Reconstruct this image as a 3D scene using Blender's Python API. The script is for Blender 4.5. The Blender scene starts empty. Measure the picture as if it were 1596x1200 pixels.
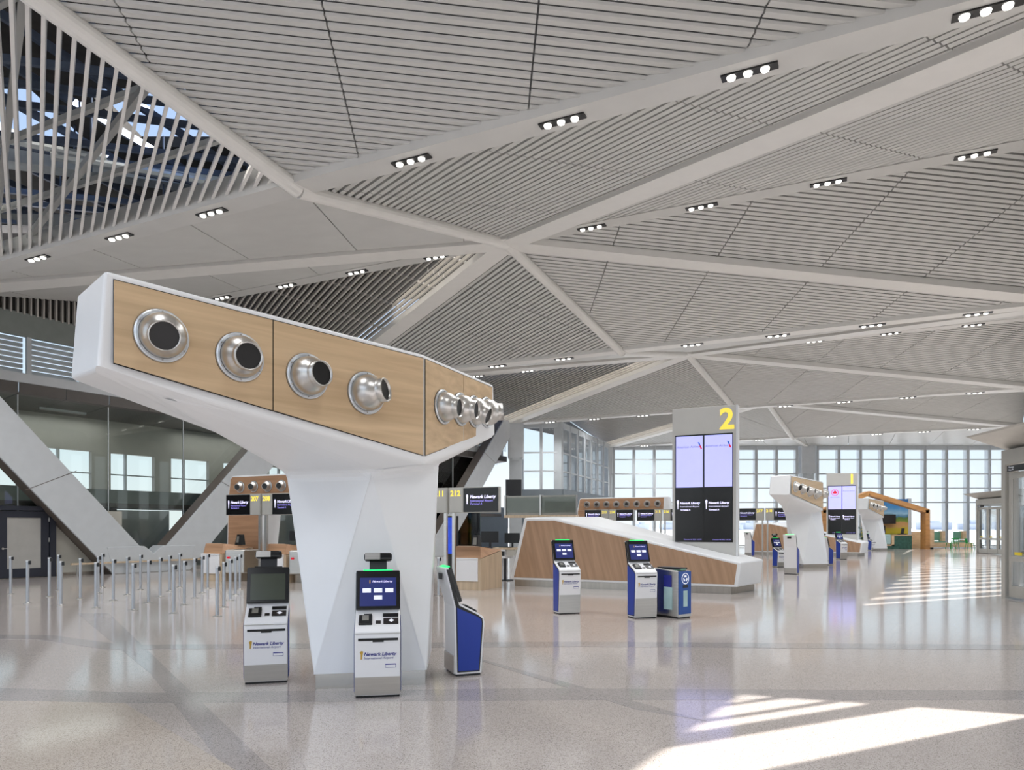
import bpy, math, random
from mathutils import Vector, Matrix
random.seed(7)
V = Vector
C = bpy.context.scene.collection
scene = bpy.context.scene

# ------------------------------------------------------------------ camera
cam_d = bpy.data.cameras.new('camera')
cam_d.sensor_width = 36.0
cam_d.sensor_fit = 'HORIZONTAL'
cam_d.lens = 1100 / 1596 * 36
cam_d.shift_y = 222 / 1596
cam_d.clip_end = 4000
cam = bpy.data.objects.new('camera', cam_d)
cam.location = (0, 0, 1.7)
cam.rotation_euler = (math.pi / 2, 0, 0)
C.objects.link(cam)
scene.camera = cam

# ------------------------------------------------------------------ world, sun, exposure
SKY = 1.15
SUN = 15.0
LAMP = 500.0
w = bpy.data.worlds.new('sky')
scene.world = w
w.use_nodes = True
nt = w.node_tree
nt.nodes.clear()
wo = nt.nodes.new('ShaderNodeOutputWorld')
bg = nt.nodes.new('ShaderNodeBackground')
tc = nt.nodes.new('ShaderNodeTexCoord')
sep = nt.nodes.new('ShaderNodeSeparateXYZ')
rmp = nt.nodes.new('ShaderNodeValToRGB')
rmp.color_ramp.elements[0].position = 0.0
rmp.color_ramp.elements[0].color = (0.93, 0.96, 0.98, 1)
rmp.color_ramp.elements[1].position = 0.9
rmp.color_ramp.elements[1].color = (0.30, 0.46, 0.86, 1)
e = rmp.color_ramp.elements.new(0.12)
e.color = (0.74, 0.87, 0.96, 1)
e = rmp.color_ramp.elements.new(0.40)
e.color = (0.46, 0.62, 0.92, 1)
nt.links.new(tc.outputs['Generated'], sep.inputs[0])
nt.links.new(sep.outputs['Z'], rmp.inputs[0])
nt.links.new(rmp.outputs[0], bg.inputs[0])
bg.inputs[1].default_value = SKY
nt.links.new(bg.outputs[0], wo.inputs[0])

SUN_DIR = V((0.9, 0.43, 0.0)).normalized() * math.cos(math.radians(35)) + V((0, 0, math.sin(math.radians(35))))
sd = bpy.data.lights.new('sun', 'SUN')
sd.energy = SUN
sd.angle = math.radians(0.5)
sd.color = (1.0, 0.96, 0.9)
so = bpy.data.objects.new('sun', sd)
so.rotation_euler = SUN_DIR.to_track_quat('Z', 'Y').to_euler()
so.location = (60, 30, 60)
C.objects.link(so)
vs = scene.view_settings
vs.view_transform = 'Standard'
vs.look = 'None'
vs.gamma = 1
vs.use_curve_mapping = False
vs.exposure = 0.0

# ------------------------------------------------------------------ materials
def lin(c):
    return tuple(((v / 255) / 12.92 if v / 255 <= 0.04045 else ((v / 255 + 0.055) / 1.055) ** 2.4) for v in c)

M = {}
def mat(name, rgb, rough=0.5, metal=0.0, emit=0.0, var=0.0, vscale=3.0, spec=0.5, aniso=None, bump=0.0):
    m = bpy.data.materials.new(name)
    m.use_nodes = True
    n = m.node_tree
    b = n.nodes['Principled BSDF']
    col = lin(rgb) + (1,)
    b.inputs['Base Color'].default_value = col
    b.inputs['Roughness'].default_value = rough
    b.inputs['Metallic'].default_value = metal
    b.inputs['Specular IOR Level'].default_value = spec
    if emit:
        b.inputs['Emission Color'].default_value = col
        b.inputs['Emission Strength'].default_value = emit
    if var or bump:
        t = n.nodes.new('ShaderNodeTexCoord')
        mp = n.nodes.new('ShaderNodeMapping')
        if aniso:
            mp.inputs['Scale'].default_value = aniso
        ns = n.nodes.new('ShaderNodeTexNoise')
        ns.inputs['Scale'].default_value = vscale
        ns.inputs['Detail'].default_value = 4
        n.links.new(t.outputs['Object'], mp.inputs[0])
        n.links.new(mp.outputs[0], ns.inputs['Vector'])
        if var:
            r = n.nodes.new('ShaderNodeValToRGB')
            r.color_ramp.elements[0].position = 0.3
            r.color_ramp.elements[1].position = 0.7
            r.color_ramp.elements[0].color = tuple(max(0, v * (1 - var)) for v in col[:3]) + (1,)
            r.color_ramp.elements[1].color = tuple(min(1, v * (1 + var)) for v in col[:3]) + (1,)
            n.links.new(ns.outputs['Fac'], r.inputs[0])
            n.links.new(r.outputs[0], b.inputs['Base Color'])
        if bump:
            bp = n.nodes.new('ShaderNodeBump')
            bp.inputs['Strength'].default_value = bump
            n.links.new(ns.outputs['Fac'], bp.inputs['Height'])
            n.links.new(bp.outputs[0], b.inputs['Normal'])
    M[name] = m
    return m

mat('white_gloss', (236, 238, 240), 0.28, var=0.015, vscale=2)
mat('ceil_white', (226, 225, 221), 0.45, var=0.02)
mat('slat', (205, 205, 202), 0.42, var=0.03, vscale=1.5)
mat('slat_open', (188, 184, 178), 0.45, var=0.03, vscale=1.5)
mat('slat_light', (222, 220, 216), 0.45, var=0.03, vscale=1.5)
mat('backing', (150, 152, 153), 0.7, var=0.04)
mat('plenum', (52, 49, 46), 0.85, var=0.25)
mat('plenum_steel', (92, 102, 120), 0.4, 0.5, var=0.15)
mat('duct', (196, 200, 198), 0.4, 0.4, var=0.1)
mat('black', (14, 14, 15), 0.35)
mat('black_gloss', (9, 9, 11), 0.12)
mat('rubber', (22, 22, 22), 0.8)
mat('steel', (196, 194, 190), 0.28, 1.0, var=0.06, vscale=2, aniso=(1, 1, 30))
mat('brushed_plinth', (176, 170, 162), 0.32, 1.0, var=0.08, vscale=2, aniso=(6, 6, 0.6))
mat('nozzle_steel', (205, 203, 199), 0.33, 1.0, var=0.03, vscale=6)
mat('flange_steel', (222, 228, 234), 0.3, 0.6, var=0.02)
mat('steel_polished', (206, 204, 200), 0.2, 1.0, var=0.04, vscale=1.5)
mat('post_steel', (186, 190, 196), 0.35, 0.85, var=0.03)
mat('mullion', (192, 197, 200), 0.45, 0.0, var=0.03)
mat('column_white', (200, 204, 207), 0.4, var=0.03)
mat('column_side', (104, 94, 86), 0.5, var=0.05)
mat('wall_beige', (190, 186, 178), 0.6, var=0.03)
mat('wall_grey', (120, 128, 134), 0.6, var=0.03)
mat('soffit_dark', (92, 88, 84), 0.5, var=0.06)
mat('slab_green', (128, 134, 130), 0.5, var=0.05)
mat('door_navy', (38, 42, 54), 0.4, var=0.08)
mat('frosted', (172, 170, 165), 0.5, var=0.05)
mat('curtain', (190, 188, 178), 0.7, var=0.1, vscale=1.2)
mat('kiosk_white', (238, 238, 240), 0.3, var=0.01)
mat('kiosk_blue', (30, 60, 158), 0.38, var=0.03)
mat('bin_blue', (28, 78, 156), 0.35, var=0.03)
mat('bezel', (16, 17, 18), 0.2)
mat('reader', (34, 28, 26), 0.3)
mat('led_green', (20, 230, 110), 0.4, emit=1.6)
mat('led_red', (235, 40, 70), 0.4, emit=1.2)
mat('screen_off', (70, 76, 64), 0.15, var=0.05)
mat('screen_blue', (36, 44, 98), 0.2, emit=0.55, var=0.06)
mat('screen_lavender', (178, 180, 244), 0.3, emit=0.75, var=0.03)
mat('screen_black', (10, 10, 12), 0.2)
mat('screen_ad', (30, 70, 200), 0.3, emit=0.5, var=0.5, vscale=3)
mat('print_navy', (42, 48, 140), 0.5)
mat('print_gold', (200, 160, 60), 0.5)
mat('print_red', (205, 20, 45), 0.5, emit=0.6)
mat('print_blue', (20, 90, 180), 0.5, emit=0.5)
mat('print_white', (226, 222, 255), 0.5, emit=0.9)
mat('print_purple', (150, 140, 235), 0.5, emit=0.9)
mat('print_grey', (120, 124, 150), 0.5, emit=0.4)
mat('button_white', (226, 228, 236), 0.4, emit=0.5)
mat('sign_grey', (200, 199, 195), 0.35, 0.1, var=0.015)
mat('sign_edge', (222, 224, 226), 0.3)
mat('yellow', (252, 230, 90), 0.5, emit=0.5)
mat('panel_grey', (180, 178, 172), 0.4, 0.2, var=0.03)
mat('case_grey', (150, 148, 140), 0.25, 0.4, var=0.08)
mat('lamp_lens', (255, 252, 244), 0.4, emit=3.5)
mat('green_chair', (38, 150, 70), 0.4)
mat('green_case', (54, 96, 84), 0.35, var=0.3, vscale=6)
mat('case_glass', (176, 206, 206), 0.15, var=0.1)
mat('seat_green', (120, 170, 146), 0.7, var=0.05)
mat('sign_black', (20, 20, 22), 0.3)
mat('vestibule_grey', (178, 176, 170), 0.4, 0.2, var=0.03)
mat('yellow_paper', (225, 200, 40), 0.6)
mat('ground_out', (206, 206, 204), 0.9, var=0.06, vscale=0.02)
mat('far_city_hazed', (222, 226, 232), 0.9, var=0.1, vscale=0.02)  # distance haze put into the base colour as a paler tone
mat('vertical_dark', (40, 42, 46), 0.5)

def wood(name, rgb, rot=(0, 0, 0), scale=(0.5, 9, 9), rough=0.42):
    m = bpy.data.materials.new(name)
    m.use_nodes = True
    n = m.node_tree
    b = n.nodes['Principled BSDF']
    b.inputs['Roughness'].default_value = rough
    t = n.nodes.new('ShaderNodeTexCoord')
    mr = n.nodes.new('ShaderNodeMapping')
    mr.inputs['Rotation'].default_value = rot
    mp = n.nodes.new('ShaderNodeMapping')
    mp.inputs['Scale'].default_value = scale
    ns = n.nodes.new('ShaderNodeTexNoise')
    ns.inputs['Scale'].default_value = 1.2
    ns.inputs['Detail'].default_value = 6
    ns.inputs['Distortion'].default_value = 0.4
    r = n.nodes.new('ShaderNodeValToRGB')
    c = lin(rgb)
    r.color_ramp.elements[0].position = 0.32
    r.color_ramp.elements[1].position = 0.68
    r.color_ramp.elements[0].color = (c[0] * 0.84, c[1] * 0.81, c[2] * 0.77, 1)
    r.color_ramp.elements[1].color = (min(1, c[0] * 1.1), min(1, c[1] * 1.1), min(1, c[2] * 1.1), 1)
    n.links.new(t.outputs['Object'], mr.inputs[0])
    n.links.new(mr.outputs[0], mp.inputs[0])
    n.links.new(mp.outputs[0], ns.inputs['Vector'])
    n.links.new(ns.outputs['Fac'], r.inputs[0])
    n.links.new(r.outputs[0], b.inputs['Base Color'])
    M[name] = m

wood('wood_arm', (208, 182, 147), rot=(0, 0, math.radians(-45)))
wood('wood_island', (176, 143, 115), rot=(0, math.radians(14), 0), scale=(7, 3, 0.5))
wood('wood_counter', (180, 140, 108), scale=(0.6, 8, 8))
wood('wood_light', (206, 186, 160), scale=(8, 8, 0.5))
wood('wood_frame', (190, 138, 84), scale=(1, 6, 6))
wood('wood_bench', (226, 196, 158), scale=(1, 6, 6))

def glass_mat(name, tint, gloss):
    m = bpy.data.materials.new(name)
    m.use_nodes = True
    n = m.node_tree
    n.nodes.clear()
    o = n.nodes.new('ShaderNodeOutputMaterial')
    tr = n.nodes.new('ShaderNodeBsdfTransparent')
    tr.inputs[0].default_value = tint + (1,)
    gl = n.nodes.new('ShaderNodeBsdfGlossy')
    gl.inputs['Roughness'].default_value = 0.02
    fr = n.nodes.new('ShaderNodeFresnel')
    fr.inputs[0].default_value = 1.45
    mu = n.nodes.new('ShaderNodeMath')
    mu.operation = 'MULTIPLY'
    mu.inputs[1].default_value = gloss
    mx = n.nodes.new('ShaderNodeMixShader')
    n.links.new(fr.outputs[0], mu.inputs[0])
    n.links.new(mu.outputs[0], mx.inputs[0])
    n.links.new(tr.outputs[0], mx.inputs[1])
    n.links.new(gl.outputs[0], mx.inputs[2])
    n.links.new(mx.outputs[0], o.inputs[0])
    M[name] = m

glass_mat('glass', (0.97, 0.985, 0.99), 0.5)
glass_mat('glass_green', (0.90, 0.94, 0.92), 1.2)

def floor_mat(name, base, dark):
    m = bpy.data.materials.new(name)
    m.use_nodes = True
    n = m.node_tree
    b = n.nodes['Principled BSDF']
    t = n.nodes.new('ShaderNodeTexCoord')
    vo = n.nodes.new('ShaderNodeTexVoronoi')
    vo.inputs['Scale'].default_value = 190
    sepc = n.nodes.new('ShaderNodeSeparateColor')
    r = n.nodes.new('ShaderNodeValToRGB')
    r.color_ramp.interpolation = 'LINEAR'
    c = lin(base)
    d = lin(dark)
    r.color_ramp.elements[0].position = 0.0
    r.color_ramp.elements[0].color = d + (1,)
    r.color_ramp.elements[1].position = 1.0
    r.color_ramp.elements[1].color = tuple(min(1, v * 1.12) for v in c) + (1,)
    e = r.color_ramp.elements.new(0.16)
    e.color = tuple((d[i] + c[i]) * 0.5 for i in range(3)) + (1,)
    e = r.color_ramp.elements.new(0.3)
    e.color = c + (1,)
    ns = n.nodes.new('ShaderNodeTexNoise')
    ns.inputs['Scale'].default_value = 0.25
    ns.inputs['Detail'].default_value = 3
    mxr = n.nodes.new('ShaderNodeMapRange')
    mxr.inputs[3].default_value = 0.93
    mxr.inputs[4].default_value = 1.07
    mul = n.nodes.new('ShaderNodeMixRGB')
    mul.blend_type = 'MULTIPLY'
    mul.inputs[0].default_value = 1
    n.links.new(t.outputs['Object'], vo.inputs['Vector'])
    n.links.new(vo.outputs['Color'], sepc.inputs[0])
    n.links.new(sepc.outputs[0], r.inputs[0])
    n.links.new(t.outputs['Object'], ns.inputs['Vector'])
    n.links.new(ns.outputs['Fac'], mxr.inputs[0])
    n.links.new(r.outputs[0], mul.inputs[1])
    n.links.new(mxr.outputs[0], mul.inputs[2])
    n.links.new(mul.outputs[0], b.inputs['Base Color'])
    b.inputs['Roughness'].default_value = 0.1
    b.inputs['Specular IOR Level'].default_value = 0.85
    M[name] = m

floor_mat('terrazzo', (190, 181, 175), (112, 104, 100))
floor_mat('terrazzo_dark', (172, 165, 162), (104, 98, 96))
floor_mat('terrazzo_warm', (196, 184, 172), (116, 106, 98))

# ------------------------------------------------------------------ mesh helpers
class MB:
    def __init__(s):
        s.v = []
        s.f = []
    def add(s, vs, fs):
        o = len(s.v)
        s.v += [V(p) for p in vs]
        s.f += [tuple(i + o for i in f) for f in fs]
        return s
    def hexa(s, a):                       # 4 bottom ccw, 4 top ccw
        return s.add(a, [(3, 2, 1, 0), (4, 5, 6, 7), (0, 1, 5, 4), (1, 2, 6, 5), (2, 3, 7, 6), (3, 0, 4, 7)])
    def box(s, c, d):
        x, y, z = c
        a, b, h = d[0] / 2, d[1] / 2, d[2] / 2
        return s.hexa([(x - a, y - b, z - h), (x + a, y - b, z - h), (x + a, y + b, z - h), (x - a, y + b, z - h),
                       (x - a, y - b, z + h), (x + a, y - b, z + h), (x + a, y + b, z + h), (x - a, y + b, z + h)])
    def span(s, x0, x1, y0, y1, z0, z1):
        return s.box(((x0 + x1) / 2, (y0 + y1) / 2, (z0 + z1) / 2), (abs(x1 - x0), abs(y1 - y0), abs(z1 - z0)))
    def bar(s, p, q, wd, ht, up=V((0, 0, 1))):
        p, q = V(p), V(q)
        u = (q - p).normalized()
        sx = u.cross(V(up)).normalized()
        n = sx.cross(u).normalized()
        a, b = sx * wd / 2, n * ht / 2
        return s.hexa([p - a - b, p + a - b, q + a - b, q - a - b, p - a + b, p + a + b, q + a + b, q - a + b])
    def tube(s, p, q, r, n=12, r2=None):
        p, q = V(p), V(q)
        r2 = r if r2 is None else r2
        u = (q - p).normalized()
        h = V((0, 0, 1)) if abs(u.z) < 0.9 else V((1, 0, 0))
        a = u.cross(h).normalized()
        b = u.cross(a).normalized()
        vs = []
        for i in range(n):
            t = 2 * math.pi * i / n
            d = a * math.cos(t) + b * math.sin(t)
            vs.append(p + d * r)
        for i in range(n):
            t = 2 * math.pi * i / n
            d = a * math.cos(t) + b * math.sin(t)
            vs.append(q + d * r2)
        fs = [(i, i + n, (i + 1) % n + n, (i + 1) % n) for i in range(n)]
        fs += [tuple(range(n)), tuple(range(2 * n - 1, n - 1, -1))]
        return s.add(vs, fs)
    def lathe(s, prof, o, ax, n=24, caps=False):      # prof [(r, h)], axis ax from o
        o, u = V(o), V(ax).normalized()
        h = V((0, 0, 1)) if abs(u.z) < 0.9 else V((1, 0, 0))
        a = u.cross(h).normalized()
        b = u.cross(a).normalized()
        vs = []
        for r, hh in prof:
            for i in range(n):
                t = 2 * math.pi * i / n
                vs.append(o + u * hh + (a * math.cos(t) + b * math.sin(t)) * r)
        fs = []
        for k in range(len(prof) - 1):
            for i in range(n):
                j = (i + 1) % n
                fs.append((k * n + i, (k + 1) * n + i, (k + 1) * n + j, k * n + j))
        if caps:
            fs.append(tuple(range(n)))
            m = (len(prof) - 1) * n
            fs.append(tuple(range(m + n - 1, m - 1, -1)))
        return s.add(vs, fs)
    def prism(s, pts, off):               # polygon points, extruded by vector
        n = len(pts)
        off = V(off)
        vs = [V(p) for p in pts] + [V(p) + off for p in pts]
        fs = [tuple(range(n - 1, -1, -1)), tuple(range(n, 2 * n))]
        fs += [(i, (i + 1) % n, (i + 1) % n + n, i + n) for i in range(n)]
        return s.add(vs, fs)
    def build(s, name, m, parent=None, bevel=0.0, seg=2, smooth=False):
        me = bpy.data.meshes.new(name)
        me.from_pydata([tuple(p) for p in s.v], [], s.f)
        me.materials.append(M[m])
        if smooth:
            me.polygons.foreach_set('use_smooth', [True] * len(me.polygons))
        me.update()
        o = bpy.data.objects.new(name, me)
        C.objects.link(o)
        if parent is not None:
            o.parent = parent
        if bevel:
            b = o.modifiers.new('bevel', 'BEVEL')
            b.width = bevel
            b.segments = seg
            b.limit_method = 'ANGLE'
        return o

def tag(o, label=None, cat=None, group=None, kind=None):
    if label: o['label'] = label
    if cat: o['category'] = cat
    if group: o['group'] = group
    if kind: o['kind'] = kind
    return o
def empty(name, loc=(0, 0, 0), rz=0.0):
    o = bpy.data.objects.new(name, None)
    o.location = loc
    o.rotation_euler = (0, 0, rz)
    o.empty_display_size = 0.1
    C.objects.link(o)
    return o
def kids(o):
    return [c for c in bpy.data.objects if c.parent == o]
def copy_tree(o, parent=None):
    c = o.copy()
    C.objects.link(c)
    if parent is not None:
        c.parent = parent
    for ch in o.children:
        copy_tree(ch, c)
    return c

_tc = {}
def text_mesh(s, size=1.0, shear=0.0, weight=0.0, align='LEFT'):
    k = (s, size, shear, weight, align)
    if k not in _tc:
        cu = bpy.data.curves.new('lettering', 'FONT')
        cu.body = s
        cu.size = size
        cu.shear = shear
        cu.offset = weight
        cu.align_x = align
        cu.resolution_u = 3
        o = bpy.data.objects.new('lettering', cu)
        C.objects.link(o)
        dg = bpy.context.evaluated_depsgraph_get()
        me = o.evaluated_get(dg).to_mesh()
        _tc[k] = ([v.co.copy() for v in me.vertices], [tuple(p.vertices) for p in me.polygons])
        bpy.data.objects.remove(o)
        bpy.data.curves.remove(cu)
    return _tc[k]
def put_text(s, size, origin, U, W, m, parent, name='lettering', shear=0.0, weight=0.0, align='LEFT'):
    vs, fs = text_mesh(s, size, shear, weight, align)
    U, W, origin = V(U), V(W), V(origin)
    b = MB().add([origin + U * p.x + W * p.y for p in vs], fs)
    return b.build(name, m, parent)
# cache every string while the scene is still empty
for args in [('Newark Liberty', .062, .25, .0012), ('International Airport', .042, .25), ('2', .62, 0, .012), ('1', .62, 0, .012)]:
    text_mesh(*args)

# ------------------------------------------------------------------ building frame
QX = V((0.905, -0.425, 0)).normalized()      # along the ridges
AX = V((0.5448, 0.8386, 0))                  # along the hall
QROT = math.atan2(QX.y, QX.x)
S = V((8.9, 13.7, 0))
V0 = V((-4.47, 14.76, 8.9))
R0 = V((-0.16, 21.4, 10.45))
HL, HR = 15.2, 15.0
def Vk(k): return V0 + S * k
def Rk(k): return R0 + S * k

# ================================================================== FLOOR
fl = MB().span(-45, 62, -30, 66, -0.2, 0.0).build('floor', 'terrazzo')
tag(fl, 'polished speckled terrazzo floor of the hall', kind='structure')
nin = [0]
def inlay(pts, m):
    nin[0] += 1
    b = MB().prism([(x, y, 0.0) for x, y in pts], (0, 0, 0.0012 + 0.0006 * nin[0]))
    o = b.build('inlay', m, fl)
    return o
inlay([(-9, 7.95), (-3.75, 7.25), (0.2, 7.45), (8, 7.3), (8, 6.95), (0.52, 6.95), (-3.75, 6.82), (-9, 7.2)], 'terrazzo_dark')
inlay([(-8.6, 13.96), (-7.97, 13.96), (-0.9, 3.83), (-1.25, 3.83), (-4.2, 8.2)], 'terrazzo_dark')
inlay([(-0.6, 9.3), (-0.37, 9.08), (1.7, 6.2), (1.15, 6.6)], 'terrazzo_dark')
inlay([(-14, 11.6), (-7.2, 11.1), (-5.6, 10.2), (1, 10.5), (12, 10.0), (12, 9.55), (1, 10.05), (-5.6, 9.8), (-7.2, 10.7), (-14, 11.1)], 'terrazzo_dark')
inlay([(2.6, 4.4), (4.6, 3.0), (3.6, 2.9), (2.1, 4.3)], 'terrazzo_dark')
inlay([(-9, 7.2), (-3.75, 6.82), (-1.9, 4.9), (-0.9, 3.6), (-9, 2.5)], 'terrazzo_warm')

# outside ground and far skyline
g = MB().span(-900, 900, -400, 1500, -0.6, -0.25).build('ground', 'ground_out')
tag(g, 'pale apron outside the glass walls', kind='structure')

# ================================================================== CEILING
def tri_frame(tri, d):
    n = (tri[1] - tri[0]).cross(tri[2] - tri[0]).normalized()
    if n.z < 0:
        n = -n
    u = d.normalized()
    u = (u - n * u.dot(n)).normalized()
    return u, n.cross(u).normalized(), n
def slab(tri, lift, th, name, m, parent=None):
    n = V((0, 0, 1))
    return MB().prism([p + n * lift for p in tri], n * th).build(name, m, parent)
def slats(root, tri, d, sp, wd, ht, tilt, m, single=True, seg=3.2, drop=0.0, margin=0.06):
    u, v, n = tri_frame(tri, d)
    ab = [((p - tri[0]).dot(u), (p - tri[0]).dot(v)) for p in tri]
    b0, b1 = min(p[1] for p in ab), max(p[1] for p in ab)
    ct, st = math.cos(tilt), math.sin(tilt)
    ev, en = v * ct + n * st, n * ct - v * st
    allb = MB()
    k = math.ceil((b0 + 0.1) / sp)
    while k * sp < b1 - 0.1:
        b = k * sp
        k += 1
        xs = []
        for i in range(3):
            (a1, c1), (a2, c2) = ab[i], ab[(i + 1) % 3]
            if (c1 - b) * (c2 - b) < 0:
                xs.append(a1 + (a2 - a1) * (b - c1) / (c2 - c1))
        if len(xs) < 2:
            continue
        lo, hi = min(xs) + margin, max(xs) - margin
        if hi - lo < 0.25:
            continue
        mb = MB() if single else allb
        cuts = [lo]
        j = math.ceil(lo / seg)
        while j * seg < hi:
            if j * seg - lo > 0.2 and hi - j * seg > 0.2:
                cuts.append(j * seg)
            j += 1
        cuts.append(hi)
        for i in range(len(cuts) - 1):
            p = tri[0] + u * (cuts[i] + (0.015 if i else 0)) + v * b + n * drop
            q = tri[0] + u * (cuts[i + 1] - 0.015) + v * b + n * drop
            x, y = ev * wd / 2, en * ht / 2
            mb.hexa([p - x - y, p + x - y, q + x - y, q - x - y, p - x + y, p + x + y, q + x + y, q - x + y])
        if single:
            mb.build('slat', m, root)
    if not single:
        o = allb.build('slats', m, root)
        o['kind'] = 'stuff'
def rails(root, tri, d, m, step, lift):
    u, v, n = tri_frame(tri, d)
    slats(root, tri, v, step, 0.05, 0.06, 0, m, single=False, seg=99, drop=lift)

def panel(tri, d, label, m='slat', back='backing', lift=0.22, sp=0.19, wd=0.10, ht=0.12, tilt=0.35, single=True, rail=None):
    r = slab(tri, lift, 0.05, 'ceiling', back)
    tag(r, label, kind='structure')
    slats(r, tri, d, sp, wd, ht, tilt, m, single)
    if rail:
        rails(r, tri, d, m, rail, 0.12)
    return r

for k in (-1, 0, 1, 2):
    R = Rk(k)
    Vn, Vf = Vk(k), Vk(k + 1)
    Nr, Nl, Fr, Fl = Vn + QX * HR, Vn - QX * HL, Vf + QX * HR, Vf - QX * HL
    Rr, Rl = R + QX * HR, R - QX * HL
    one = k <= 0
    bay = {-1: 'nearest bay', 0: 'second bay', 1: 'third bay', 2: 'farthest bay'}[k]
    if k >= 0:
        panel([Vn, R, Nr], Nr - R, 'slatted ceiling triangle between tube and wide beam, ' + bay, single=one, tilt=-0.3, sp=0.21, wd=0.09)
        panel([R, Nr, Rr], Nr - R, 'fine slatted ceiling wedge above the lit ridge, ' + bay, single=one, tilt=-0.3, sp=0.21, wd=0.09)
        panel([Vn, R, Nl], Nl - R, 'smooth grey slatted ceiling over the queue, ' + bay, single=False, sp=0.16, wd=0.13, tilt=0.1)
        panel([R, Nl, Rl], Nl - R, 'thin grey slatted ceiling strip by the left ridge, ' + bay, single=False, sp=0.16, wd=0.13, tilt=0.1)
    else:
        r = slab([Vn, R, Rr, Nr], 0.1, 0.1, 'ceiling', 'backing'); tag(r, 'plain ceiling above the entrance', kind='structure')
        r = slab([Vn, R, Rl, Nl], 0.1, 0.1, 'ceiling', 'backing'); tag(r, 'plain ceiling behind the skylight', kind='structure')
    # far slope
    if k == -1:
        panel([R, Vf, Fr], Fr - R, 'broad louvre ceiling triangle beside the skylight', sp=0.175, wd=0.135, ht=0.05, tilt=0.3, lift=0.3)
        panel([R, Fr, Rr], Fr - R, 'broad louvre ceiling wedge over the entrance', sp=0.175, wd=0.135, ht=0.05, tilt=0.3, lift=0.3)
        A = (R, Vf, Fl, Rl)
    else:
        panel([R, Vf, Fr], Fr - R, 'slatted ceiling triangle below the wide cross beam, ' + bay, single=one, tilt=-0.25)
        panel([R, Fr, Rr], Fr - R, 'slatted ceiling triangle between ridge and cross beam, ' + bay, single=one, tilt=-0.25)
        panel([R, Vf, Fl], Fl - R, 'steel grey slatted ceiling triangle beside the tube, ' + bay, single=one, tilt=0.2, rail=2.6)
        panel([R, Fl, Rl], Fl - R, 'dark open slatted ceiling triangle, ' + bay, m='slat_open', back='plenum', lift=0.9, single=one, wd=0.06, ht=0.14, tilt=0.0, sp=0.2, rail=2.2)

# the open skylight panel: slats under a roof frame
R, Vf, Fl, Rl = A
sky_root = empty('ceiling', (R.x, R.y, R.z))
tag(sky_root, 'open slatted skylight panel with roof frame above', kind='structure')
inv = -V(sky_root.location)
sl_tri = [p + inv for p in (R, Vf, Fl)]
slats(sky_root, sl_tri, Fl - R, 0.21, 0.06, 0.15, 0.0, 'slat_light', True, seg=99)
slats(sky_root, [p + inv for p in (R, Fl, Rl)], Fl - R, 0.21, 0.06, 0.15, 0.0, 'slat_light', False, seg=99)
# white bracing above the slats
for (a0, a1) in ((0.15, 0.5), (0.4, 0.8), (0.65, 1.0)):
    p = R.lerp(Vf, a0) + V((0, 0, 0.3)); q = Fl.lerp(Vf, 0.15 + 0.35 * a0) + V((0, 0, 0.3))
    MB().bar(p + inv, q + inv, 0.12, 0.14).build('brace', 'slat', sky_root)
for a in (0.2, 0.45, 0.7, 0.88):
    p = R.lerp(Vf, a) + V((0, 0, 0.5)); q = R.lerp(Fl, a) + V((0, 0, 0.5))
    MB().bar(p + inv, q + inv, 0.10, 0.12).build('brace', 'slat', sky_root)
# roof deck above with two glazed openings
ZD = 12.7
rf = empty('roof_frame', (-12, 20, ZD))
tag(rf, 'dark roof deck with beams and ducts above the skylight slats', kind='structure')
def W2(p): return (p[0] + 12, p[1] - 20, p[2] - ZD)
def deck(x0, x1, y0, y1):
    MB().add([W2((x0, y0, ZD)), W2((x1, y0, ZD)), W2((x1, y1, ZD)), W2((x0, y1, ZD)), W2((x0, y0, ZD + .3)), W2((x1, y0, ZD + .3)), W2((x1, y1, ZD + .3)), W2((x0, y1, ZD + .3))],
             [(0, 1, 2, 3), (4, 5, 6, 7), (0, 1, 5, 4), (1, 2, 6, 5), (2, 3, 7, 6), (3, 0, 4, 7)]).build('deck', 'plenum', rf)
deck(-34, -1, 4, 17.7)
deck(-34, -1, 20.4, 34)
deck(-8.2, -1, 17.7, 20.4)
deck(-12.1, -10.7, 17.7, 20.4)
deck(-34, -16.5, 17.7, 20.4)
for i in range(9):
    y = 14.5 + i * 1.15
    x0, x1 = -20, -5
    z = 11.75 + 0.12 * (i % 3)
    MB().bar(W2((x0, y - 1.5, z)), W2((x1, y + 2.0, z)), 0.10, 0.16).build('roof_beam', 'plenum_steel', rf)
for i in range(8):
    x = -18.5 + i * 1.5
    z = 12.2
    MB().bar(W2((x - 1.5, 13, z)), W2((x + 3.0, 25, z)), 0.09, 0.2).build('roof_beam', 'plenum_steel', rf)
for i in range(6):
    x, y = -17 + 1.7 * i, 15.5 + 0.9 * i
    MB().tube(W2((x, y, 11.3)), W2((x + 4.5, y + 2.4, 11.5)), 0.07 + 0.05 * (i % 2), 8).build('pipe', 'duct' if i % 2 else 'plenum_steel', rf)
MB().bar(W2((-19, 17.2, 11.6)), W2((-7.5, 20.6, 11.5)), 0.5, 0.35).build('duct', 'duct', rf)
MB().bar(W2((-18, 21.5, 11.0)), W2((-8.5, 22.3, 11.2)), 0.6, 0.35).build('duct', 'case_grey', rf)
for i in range(14):
    x, y = -17 + i * 0.72, 16 + (i * 37 % 11) * 0.55
    MB().tube(W2((x, y, 10.6)), W2((x, y, 12.7)), 0.025, 6).build('hanger', 'plenum_steel', rf)
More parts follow.
